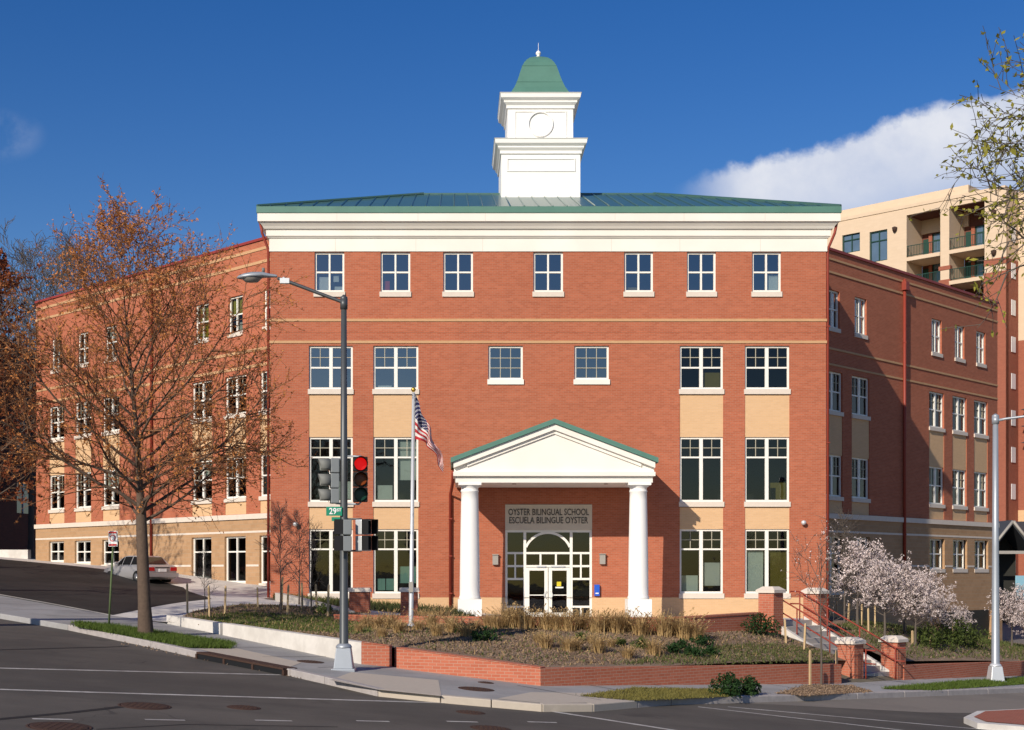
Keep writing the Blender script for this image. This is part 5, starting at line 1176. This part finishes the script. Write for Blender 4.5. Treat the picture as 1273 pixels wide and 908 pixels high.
# ---------------------------------------------------------------- trees and plants
def grow_branch(rng, p, d, L, r, nseg, wob, up):
    pts = [p.copy()]; rad = [r]; d = d.normalized()
    for i in range(nseg):
        d = (d + Vector((rng.gauss(0, wob), rng.gauss(0, wob), rng.gauss(0, wob) + up))).normalized(); p = p + d * (L / nseg); pts.append(p.copy()); rad.append(max(.004, r * (1 - .85 * (i + 1) / nseg)))
    return pts, rad
def quadleaf(mb, rng, p, size, m=0, flat=.0):
    a = Vector((rng.gauss(0, 1), rng.gauss(0, 1), rng.gauss(0, 1))).normalized(); b = a.cross(Vector((rng.gauss(0, 1), rng.gauss(0, 1), rng.gauss(0, 1)))).normalized(); a = a * size * rng.uniform(.7, 1.3); b = b * size * rng.uniform(.35, .6)
    mb.add([p - a, p + b, p + a, p - b], [(0, 1, 2, 3)], m)
def make_tree(name, label, loc, height, crown, seed, r0, first, nprim, leafmat_, leafn, leafs, bark, twig, group=None, up=.06, lean=(0, 0), second=7, third=5, prof=None, elev=(28, 62), leaf_all=True, cat='tree', tip_thin=1.0, azim=None, minr=.0045, tpow=1.0, lscale=None, clump=0):
    rng = random.Random(seed); o = thing(name, label, cat, loc, group); tr = MB(); tw = MB(); cr = MB(); k = 14; tp = []; trd = []
    for i in range(k + 1):
        t = i / k; tp.append(Vector((lean[0] * t + .012 * height * math.sin(t * 5 + seed) * t, lean[1] * t + .01 * height * math.cos(t * 4 + seed) * t, height * t * .97))); trd.append(max(.01, r0 * ((1 - t) ** .7 if t < first + .05 else (1 - first) ** .7 * .72 * ((1 - t) / (1 - first)) ** 1.25) * (1.0 if i else 1.18)))
    tr.tube([tp[0] - Vector((0, 0, .3))] + tp, [trd[0] * 1.1] + trd, 12)
    pf = prof or (lambda t: math.sin(math.pi * min(1, max(0, (t - first * .5) / (1.05 - first * .5))) ** .8) ** .8)
    for i in range(nprim):
        t = first + (.96 - first) * ((i + rng.random() * .6) / nprim) ** tpow; f = t * k; j = min(k - 1, int(f)); base = tp[j].lerp(tp[j + 1], f - j); az = i * 2.4 + rng.uniform(-.4, .4) if azim is None else azim(rng, i)
        tt = (t - first) / (1 - first); el = R(elev[0] + (elev[1] - elev[0]) * tt + rng.uniform(-8, 8)); L = crown * pf(t) * rng.uniform(.8, 1.12) / max(.55, math.cos(el)) * .95
        L = max(L, .35); rb = max(.012, min(trd[j] * .55, .0092 * L + .011)); d = Vector((math.cos(az) * math.cos(el), math.sin(az) * math.cos(el), math.sin(el)))
        pts, rad = grow_branch(rng, base, d, L, rb, 8, .09, up); tr.tube(pts, rad, 6, caps=False)
        nsec = second if lscale is None else max(4, int(second * (.25 + L / lscale)))
        for s_ in range(nsec):
            f2 = .18 + .82 * (s_ + rng.random()) / nsec; q = f2 * 8; jj = min(7, int(q)); p = pts[jj].lerp(pts[jj + 1], q - jj); dd = (pts[jj + 1] - pts[jj]).normalized(); side = dd.cross(Vector((rng.gauss(0, 1), rng.gauss(0, 1), rng.gauss(0, 1)))).normalized(); d2 = (dd * .75 + side * .75).normalized(); L2 = L * rng.uniform(.22, .42) * (1.15 - .5 * f2) + .18
            p2, r2_ = grow_branch(rng, p, d2, L2, max(.008, rb * .38), 5, .13, up); tw.tube(p2, [max(a_, minr) for a_ in r2_], 4, caps=False)
            for t_ in range(third):
                f3 = .2 + .8 * (t_ + rng.random()) / third; q = f3 * 5; j3 = min(4, int(q)); p = p2[j3].lerp(p2[j3 + 1], q - j3); dd = (p2[j3 + 1] - p2[j3]).normalized(); side = dd.cross(Vector((rng.gauss(0, 1), rng.gauss(0, 1), rng.gauss(0, 1)))).normalized(); L3 = L2 * rng.uniform(.3, .55) + .1
                p3, r3 = grow_branch(rng, p, dd * .7 + side * .7, L3, .0075, 3, .12, up); tw.tube(p3, [max(a_, minr) for a_ in r3], 3, caps=False)
                if clump:
                    for c__ in range(clump):
                        q = rng.random() * 3; j4 = min(2, int(q)); ctr = p3[j4].lerp(p3[j4 + 1], q - j4)
                        for l_ in range(leafn): quadleaf(cr, rng, ctr + Vector((rng.gauss(0, .030), rng.gauss(0, .030), rng.gauss(0, .030))), leafs * rng.uniform(.5, 1.3))
                    continue
                for l_ in range(leafn):
                    q = rng.random() ** .7 * 3; j4 = min(2, int(q)); quadleaf(cr, rng, p3[j4].lerp(p3[j4 + 1], q - j4) + Vector((rng.gauss(0, .025), rng.gauss(0, .025), rng.gauss(0, .025))), leafs * rng.uniform(.6, 1.3))
    to = tr.build('trunk', bark, o, uv=False, world=False); tw.build('twigs', twig, to, uv=False, world=False)
    if cr.v: cr.build('crown', leafmat_, o, uv=False, world=False)
    return o
mt = hit(181, 786); zt_ = S(*mt)
mp = lambda t: (.9 if t < .3 else 1.0) * max(.10, min(1, (1.02 - t) * 1.42))
make_tree('maple_tree', 'young maple with rust coloured buds in the grass strip left of the sign post', (mt[0], mt[1], zt_), at(157, 236, mt[1]).z - zt_ - .7, 4.4, 19, .185, .27, 44, M['bud'], 6, .041, M['bark'], M['twig_orange'], lean=(-.6, .2), lscale=2.6, second=11, third=6, prof=lambda t: (.9 if t < .3 else 1.0) * max(.12, min(1, (1.0 - t) * 1.55 + .06)), elev=(22, 66), up=.03, tpow=1.25)
make_tree('maple_tree', 'dark red budding tree reaching in from beyond the left edge, before the shaded brick house', (-17.6, 49.5, S(-17.6, 49.5)), 12.5, 5.0, 23, .26, .2, 30, M['bud_red'], 13, .075, M['bark'], M['twig'], second=9, third=5, prof=mp, elev=(22, 66), up=.03)
make_tree('maple_tree', 'street tree outside the frame on the left that shades the roadway', (-17.2, 31.5, G(-17.2, 31.5)), 18.0, 4.3, 31, .30, .38, 30, M['bud_red'], 8, .07, M['bark'], M['twig'], second=8, third=4, prof=mp, elev=(22, 66), up=.03)
make_tree('maple_tree', 'tall street tree outside the frame on the left beyond the parking lot', (-26.8, 60.5, S(-26.8, 60.5)), 16.0, 5.6, 37, .3, .25, 26, M['bud_red'], 8, .075, M['bark'], M['twig'], second=8, third=4, prof=mp, elev=(22, 66), up=.03)
# bare grey trees beyond the left wing
bare = None
for i, (px, Y, pyt, cr_) in enumerate([(-12, 104, 345, 5.0), (38, 100, 322, 4.6), (66, 112, 330, 5.2), (92, 106, 316, 4.4), (122, 116, 345, 4.6), (-40, 108, 330, 5.2)]):
    x = (px - CX) * Y / F; hgt = H + (CY - pyt) * Y / F - 3.2
    if bare is None or i == 2:
        bare = make_tree('bare_tree', 'x', (x, Y, 3.2), hgt, cr_, 40 + i, .22, .22, 26, None, 0, 0, M['bark_grey'], M['bark_grey'], group='bare trees beyond the left wing', elev=(35, 72), up=.08, second=9, third=6, minr=.016); bh = hgt; o = bare
    else: o = copy_tree(bare); o.location = (x, Y, 3.2); o.rotation_euler = (0, 0, i * 1.7); k_ = hgt / bh; o.scale = (k_, k_, k_)
    o['label'] = ['leafless grey tree behind the dark brick house at the left edge', 'leafless grey tree just left of the school left wing', 'leafless tree rising behind the left end of the wing parapet', 'tallest leafless grey tree behind the left wing', 'leafless tree seen through the maple crown above the wing', 'leafless tree outside the left frame edge'][i]
# overhanging branch at the upper right, trunk beyond the frame
def az_mixed(rng, i): return rng.uniform(R(115), R(240)) if i % 3 else rng.uniform(0, 6.283)
make_tree('street_tree', 'tree with young yellow green leaves reaching in at the upper right', (10.3, 20.5, G(10.3, 20.5)), 12.6, 2.6, 52, .17, .70, 34, M['yleaf'], 4, .05, M['bark_grey'], M['bark_grey'], elev=(-8, 24), up=.0, second=7, third=4, prof=lambda t: 1.0 if t < .9 else .6, azim=az_mixed)
# cherry trees in blossom right of the stairs
cherry = make_tree('cherry_tree', 'x', (0, 0, 0), 1.95, .95, 61, .05, .40, 20, M['blossom'], 7, .034, M['bark_grey'], M['bark_grey'], group='blossoming cherry trees on the slope', elev=(18, 60), up=.07, second=6, third=3, clump=2, prof=lambda t: .95 if t < .7 else .6)
cherry2 = make_tree('cherry_tree', 'x', (0, 0, 0), 1.85, .92, 67, .05, .42, 18, M['blossom'], 7, .034, M['bark_grey'], M['bark_grey'], group='blossoming cherry trees on the slope', elev=(18, 58), up=.07, second=6, third=3, clump=2, prof=lambda t: .95 if t < .7 else .6)
spots = [(1066, 49.5, 1.16, 'tallest pink cherry nearest the block corner'), (1088, 52, 1.1, 'pink cherry second along behind the upper stair rail'), (1100, 47.5, 1.0, 'pink cherry with pale trunk between the lower stair piers'), (1124, 50, 1.02, 'pink cherry directly behind the lower right pier'), (1138, 47.5, .92, 'pink cherry in the middle of the slope before the right wing'), (1154, 51.5, .95, 'pink cherry below the middle windows of the right wing'), (1172, 49.5, .68, 'smaller pink cherry at the right end of the row'), (1196, 53, .52, 'thin small cherry before the tan block wall'), (1258, 57, .95, 'pink cherry right of the right lamp post'), (1280, 55, .85, 'cherry at the right frame edge by the blue board')]
for i, (px, Y, s_, lab) in enumerate(spots):
    x = (px - CX) * Y / F; o = (cherry if i == 0 else cherry2 if i == 1 else copy_tree(cherry if i % 2 == 0 else cherry2))
    o.location = (x, Y, S(x, Y)); o.rotation_euler = (0, 0, i * 1.3); o.scale = (s_, s_, s_); o['label'] = lab
sp = ghit(1021, 852, .15); zs_ = G(*sp) + .15
make_tree('cherry_sapling', 'slim sapling with a few pink blossoms between two stakes on the verge', (sp[0], sp[1], zs_), H + (CY - 690) * sp[1] / F - zs_, .95, 71, .035, .42, 9, M['blossom'], 2, .028, M['bark_grey'], M['bark_grey'], elev=(50, 74), up=.05, second=5, third=3, prof=lambda t: .9)
# bare saplings left
sap = None
for i, (px, pyb, pyt, lab) in enumerate([(349, 760, 640, 'bare sapling nearest the left corner of the front block'), (372, 752, 648, 'bare sapling in the middle of the three before the brick corner'), (387, 762, 660, 'bare sapling left of the signal pole by the window'), (254.5, 761, 690, 'bare sapling among stakes beside the parking lot'), (1050, 775, 650, 'bare sapling before the right corner of the front block')]):
    x, y = hit(px, pyb); h_ = H + (CY - pyt) * y / F - S(x, y)
    if sap is None: sap = make_tree('bare_sapling', lab, (x, y, S(x, y)), h_, .8, 83, .035, .25, 14, None, 0, 0, M['bark_grey'], M['bark_grey'], group='bare saplings', elev=(45, 75), up=.05, second=5, third=3, prof=lambda t: 1.0 - .6 * t); sh = h_; o = sap
    else: o = copy_tree(sap); o.location = (x, y, S(x, y)); k_ = h_ / sh; o.scale = (k_, k_, k_); o.rotation_euler = (0, 0, i * 2.1)
    o['label'] = lab
# stakes
stake = None
lst = [(233, 725, 763, 1), (260.5, 728, 768, 1), (279.5, 728, 764, 1), (320.5, 730, 756, 1), (357, 727, 766, 1), (350.5, 717, 758, 1), (376, 724, 757, 1), (394, 726, 762, 1), (407.5, 726, 767, 1),
       (1041.5, 743, 771, 2), (1054.5, 750, 773, 2), (1072, 751, 779, 2), (1088, 746, 781, 2), (1080, 756, 791, 2), (1125.5, 752, 787, 2), (1138, 784, 803, 2), (1156.5, 786, 804, 2), (1161, 770, 797, 2), (1171, 775, 791, 2), (1184, 775, 792, 2), (1134.5, 784, 802, 2), (977, 770, 800, 3), (1000, 775, 808, 3)]
for px, p0_, p1_, wh in lst:
    x, y = hit(px, p1_); z = S(x, y); h_ = H + (CY - p0_) * y / F - z
    if stake is None:
        mb = MB(); mb.box((0, 0, -.2), (.055, .055, 1.15), 0); mb.box((0, 0, .95), (.055, .055, .05), 0, taper=.4); stake = mb.build('tree_stake', M['stake']); o = stake
    else: o = stake.copy(); C.objects.link(o)
    o.location = (x, y, z); o.rotation_euler = (R(random.Random(px).uniform(-3, 3)), R(random.Random(px + 1).uniform(-3, 3)), px); o.scale = (1, 1, max(.4, h_))
    o['category'] = 'stake'
    o['label'] = {1: 'pale wooden tree stake in the left planting bed', 2: 'pale wooden tree stake under the cherry trees', 3: 'pale wooden stake beside the garden stairs'}[wh]; o['group'] = {1: 'stakes in the left bed', 2: 'stakes under the cherries', 3: 'stakes beside the stairs'}[wh]
for px, py0, py1, lab in ((1007, 808, 853, 'left wooden stake of the sapling on the verge'), (1040, 808, 849, 'right wooden stake of the sapling on the verge')):
    x, y = ghit(px, py1, .15); o = stake.copy(); C.objects.link(o); o.location = (x, y, G(x, y) + .15); o.rotation_euler = (0, 0, .5); o.scale = (.9, .9, H + (CY - py0) * y / F - G(x, y) - .15); del o['group']; o['label'] = lab

# ornamental grasses
def grass_clump(seed, h_, n_, spread, name='ornamental_grass'):
    rng = random.Random(seed); mb = MB()
    for i in range(n_):
        az = rng.uniform(0, 2 * math.pi); r_ = abs(rng.gauss(0, .10)); b = Vector((r_ * math.cos(az), r_ * math.sin(az), -.03)); hh = h_ * rng.uniform(.5, 1.08); out_ = spread * rng.uniform(.15, 1.0) * hh; az2 = az + rng.gauss(0, .5); d = Vector((math.cos(az2), math.sin(az2), 0)); sd = Vector((-d.y, d.x, 0)); w = rng.uniform(.006, .013); prev = None; vs = []
        for j in range(5):
            t = j / 4; p = b + d * out_ * t ** 1.7 + Vector((0, 0, hh * (t - .25 * t * t * rng.uniform(.4, 1.3)))); ww = w * (1 - .75 * t); vs += [p - sd * ww, p + sd * ww]
        mb.add(vs, [(2 * j, 2 * j + 1, 2 * j + 3, 2 * j + 2) for j in range(4)])
        if rng.random() < .09:
            for q in range(5): quadleaf(mb, rng, p + Vector((d.x * .02 * q, d.y * .02 * q, .02 * q)), .03)
    return mb.build(name, M['straw'], uv=False)
protos = [grass_clump(100 + i, .72, 260, .75) for i in range(4)]
used = [False] * 4
gl = [(679, 783, 1, 'b'), (692, 784, .9, 'b'), (707, 785, 1.05, 'b'), (722, 783, 1, 'b'), (742, 787, 1.05, 'b'), (757, 785, .9, 'b'), (766, 787, 1.12, 'b'), (779, 785, .95, 'b'), (797, 790, 1.05, 'b'), (824, 791, 1.2, 'b'), (838, 789, .95, 'b'), (850, 794, 1.1, 'b'), (866, 796, .95, 'b'), (655, 782, 1.05, 'b'), (640, 781, 1.05, 'b'), (630, 780, 1.1, 'b'), (617, 782, .8, 'b'),
      (677, 806, .75, 'f'), (707, 810, .72, 'f'), (716, 809, .6, 'f'), (744, 812, .8, 'f'), (781, 819, .62, 'f'), (813, 815, .85, 'f'), (669, 799, .5, 'f'), (735, 800, .5, 'f'), (760, 805, .45, 'f'),
      (469, 784, .8, 'l'), (485, 782, .9, 'l'), (496, 788, .7, 'l'), (536, 781, .85, 'l'), (542, 791, .7, 'l'), (563, 787, .8, 'l'), (579, 792, .75, 'l'), (550, 776, .9, 'l'), (592, 784, .6, 'l'), (455, 781, .7, 'l'), (475, 793, .55, 'l'), (520, 784, .6, 'l'), (560, 780, .7, 'l'), (606, 779, .7, 'l'), (446, 787, .5, 'l'), (524, 776, .8, 'l')]
labs = {'b': ('tall straw coloured grass clump in the row before the terrace wall', 'tall grasses before the terrace wall'), 'f': ('short dry tan grass clump in the front row of the bed', 'short grasses in the front row'), 'l': ('wispy dry grass clump in the left bed near the flagpole', 'grasses near the flagpole')}
for i, (px, py, s_, w_) in enumerate(gl):
    q = i % 4; o = protos[q] if not used[q] else protos[q].copy()
    if used[q]: C.objects.link(o)
    used[q] = True; x, y = hit(px, py); o.location = (x, y, S(x, y)); o.rotation_euler = (0, 0, i * 1.9); o.scale = (s_ * 1.1, s_ * 1.1, s_)
    o['label'], o['group'] = labs[w_]; o['category'] = 'grass clump'
# green shrubs
def shrub(seed, rad, hgt, mat, n_, ls, name='green_shrub'):
    rng = random.Random(seed); mb = MB()
    for i in range(n_):
        az = rng.uniform(0, 6.283); rr_ = rad * rng.random() ** .45; t = rng.random() ** .7; bulge = .75 + .35 * math.sin(az * 3 + seed); p = Vector((rr_ * math.cos(az) * bulge, rr_ * math.sin(az) * bulge, hgt * t * (1 - .55 * (rr_ / rad) ** 2))); quadleaf(mb, rng, p, ls)
    for i in range(12):
        az = rng.uniform(0, 6.283); mb.tube([(0, 0, -.05), (rad * .6 * math.cos(az), rad * .6 * math.sin(az), hgt * .7)], [.012, .004], 3, caps=False)
    return mb.build(name, mat, uv=False)
for i, (px, py, r_, h_, mat, n_, nm, lab) in enumerate([(905, 866, .42, .62, 'green_leaf', 900, 0, 'larger dark green juniper on the verge by the kerb'), (930, 864, .36, .5, 'green_leaf', 700, 0, 'smaller dark green juniper right of its twin on the verge'),
        (837, 812, .3, .3, 'green_leaf', 300, 1, ''), (861, 816, .34, .32, 'green_leaf', 320, 1, ''), (884, 815, .26, .28, 'green_leaf', 240, 1, ''), (797, 806, .28, .3, 'bush_leaf', 260, 1, ''), (722, 797, .2, .25, 'bush_leaf', 160, 1, ''), (770, 803, .22, .24, 'bush_leaf', 180, 1, ''), (872, 803, .4, .3, 'green_leaf', 300, 1, ''), (602, 797, .5, .4, 'green_leaf', 380, 1, ''), (577, 787, .35, .35, 'green_leaf', 260, 1, ''), (848, 808, .25, .3, 'green_leaf', 200, 1, ''),
        (403, 764, .4, .45, 'bush_leaf', 300, 1, ''), (1130, 797, .0, 0, '', 0, 2, ''), (1178, 801, 1.1, 1.15, 'bush_leaf', 1600, 3, 'loose green bush below the right end of the cherry row'), (1158, 806, .8, .8, 'bush_leaf', 900, 3, 'low loose green bush left of the larger one under the cherries'), (1205, 805, .9, .9, 'bush_leaf', 1000, 3, 'green bush before the dark garage opening'),
        (945, 790, .62, .75, 'green_leaf', 700, 3, 'dark bush against the right end of the terrace wall')]):
    if n_ == 0: continue
    x, y = ghit(px, py, .15) if nm == 0 else hit(px, py)
    z = G(x, y) + .15 if nm == 0 else S(x, y)
    o = shrub(200 + i, r_, h_, M[mat], n_, .045 if nm < 3 else .05); o.location = (x, y, z); o['category'] = 'shrub'
    if lab: o['label'] = lab
    else: o['label'] = 'low green plant growing between the dry grass clumps'; o['group'] = 'low plants between the grasses'
# scattered ground cover, mulch and turf (uncountable)
def scatter(name, polys, mat, dens, size, hgt, seed, label, cat, zf_, off=0.0, rows=None, flat=False):
    rng = random.Random(seed); mb = MB(); pts = []
    for poly in polys:
        xs = [p[0] for p in poly]; ys = [p[1] for p in poly]; n_ = int((max(xs) - min(xs)) * (max(ys) - min(ys)) * dens)
        for _ in range(n_):
            x, y = rng.uniform(min(xs), max(xs)), rng.uniform(min(ys), max(ys)); ins = False; j = len(poly) - 1
            for i in range(len(poly)):
                a, b = poly[i], poly[j]
                if (a[1] > y) != (b[1] > y) and x < (b[0] - a[0]) * (y - a[1]) / (b[1] - a[1]) + a[0]: ins = not ins
                j = i
            if ins: pts.append((x + rng.gauss(0, .06), y + rng.gauss(0, .06)))
    zs_ = zf_(pts)
    for (x, y), z in zip(pts, zs_):
        if flat: quadleaf(mb, rng, Vector((x, y, z + off + .01)), size * rng.uniform(.5, 1.4)); continue
        a = rng.uniform(0, 6.283); w = size * rng.uniform(.5, 1.2); h_ = hgt * rng.uniform(.4, 1.2); lx, ly = rng.gauss(0, .5) * h_, rng.gauss(0, .5) * h_
        mb.add([(x - w * math.cos(a), y - w * math.sin(a), z + off), (x + w * math.cos(a), y + w * math.sin(a), z + off), (x + lx, y + ly, z + off + h_)], [(0, 1, 2)])
    return tag(mb.build(name, mat, uv=False), label, cat, kind='stuff')
verge_l = [gp(92, 775), gp(150, 780), gp(235, 793), gp(290, 801), gp(285, 807), gp(235, 806), gp(160, 792), gp(95, 780)]
verge_r = [gp(722, 866), gp(790, 856), gp(905, 858), gp(945, 862), gp(905, 867), gp(790, 872)]
verge_r2 = [gp(965, 863), gp(1003, 852), gp(1060, 853), gp(1085, 861), gp(1000, 866)]
verge_r3 = [gp(1095, 857), gp(1200, 848), gp(1290, 843), gp(1500, 834), gp(1500, 840), gp(1290, 850), gp(1160, 859)]
for nm, pl_ in (('verge', verge_l), ('verge', verge_r), ('verge', verge_r3)): sheet(nm, pl_, M['lawn'], Garr, 0, off=.165)
sheet('verge', verge_r2, M['soil'], Garr, 0, off=.165)
scatter('turf', [verge_l], M['turf'], 1500, .012, .11, 1, 'strip of green grass along the left kerb', 'grass', Garr, .165)
scatter('turf', [verge_r], M['dryturf'], 1100, .012, .05, 2, 'yellowed verge grass along the right kerb', 'grass', Garr, .165)
scatter('turf', [verge_r3], M['turf'], 900, .014, .09, 3, 'green verge grass around the right lamp post', 'grass', Garr, .165)
scatter('turf', [verge_r2], M['mulch_chip'], 500, .03, .03, 12, 'mulch around the staked sapling', 'mulch', Garr, .165, flat=True)
bed = [(-8.75, 42.2), (-2.3, 34.8), (2.0, 32.8), (11.5, 41.3), (9.7, 43.1), (6.5, 40.2), (2, 40.5), (-1.5, 41.2), (-3.2, 44), (-3.2, 47.5), (-5.2, 49), (-7.4, 48.4), (-8.5, 45.5)]
scatter('mulch', [bed], M['mulch_chip'], 260, .035, .03, 4, 'brown bark mulch covering the garden bed', 'mulch', Sarr, .01, flat=True)
bed_r = [hit(905, 803), hit(960, 801), hit(1030, 812), hit(1035, 824), hit(900, 827), hit(760, 827)]
scatter('ground_cover', [bed_r], M['cover'], 260, .022, .10, 5, 'rows of small green ground cover before the stairs', 'ground cover', Sarr, .01)
bed_l = [hit(240, 768), hit(300, 762), hit(410, 768), hit(470, 780), hit(455, 790), hit(330, 784)]
scatter('ground_cover', [bed_l], M['turf'], 320, .016, .07, 6, 'thin green grass growing in the left bed', 'grass', Sarr, .01)
scatter('ground_cover', [bed], M['straw'], 16, .012, .12, 7, 'sparse dry straw tufts over the mulch', 'ground cover', Sarr, .01)
scatter('ground_cover', [[(14, 44), (20.6, 50.4), (27, 57), (26, 66), (19, 62), (15, 52), (12.4, 46)]], M['cover'], 60, .03, .14, 8, 'weedy green cover under the cherry trees', 'ground cover', Sarr, .02)
scatter('mulch', [[(14, 44), (20.6, 50.4), (27, 57), (26, 66), (19, 62), (15, 52), (12.4, 46)]], M['mulch_chip'], 50, .04, .03, 9, 'brown mulch under the cherry trees', 'mulch', Sarr, .02, flat=True)
scatter('ground_cover', [[(-7.7, 59.7), (-7.5, 57), (-6, 52.5), (-2.4, 50.5), (.8, 52.2), (.2, 59.7)]], M['cover'], 60, .03, .25, 10, 'mixed low planting against the left windows', 'ground cover', Sarr, .03)
scatter('ground_cover', [bed], M['cover'], 26, .025, .09, 11, 'olive low growth over the mulch of the garden bed', 'ground cover', Sarr, .01)
# fallen leaves and litter in the gutter
rng = random.Random(8); mb = MB()
for i in range(220):
    t = rng.random(); px = 150 + 300 * t; py = 797 + (px - 150) * .19 + rng.uniform(0, 5); x, y = ghit(px, py, 0); quadleaf(mb, rng, Vector((x, y, G(x, y) + .02)), .03)
tag(mb.build('gutter_leaves', M['mulch_chip'], uv=False), 'dry leaves lying along the left gutter', 'leaves', kind='stuff')
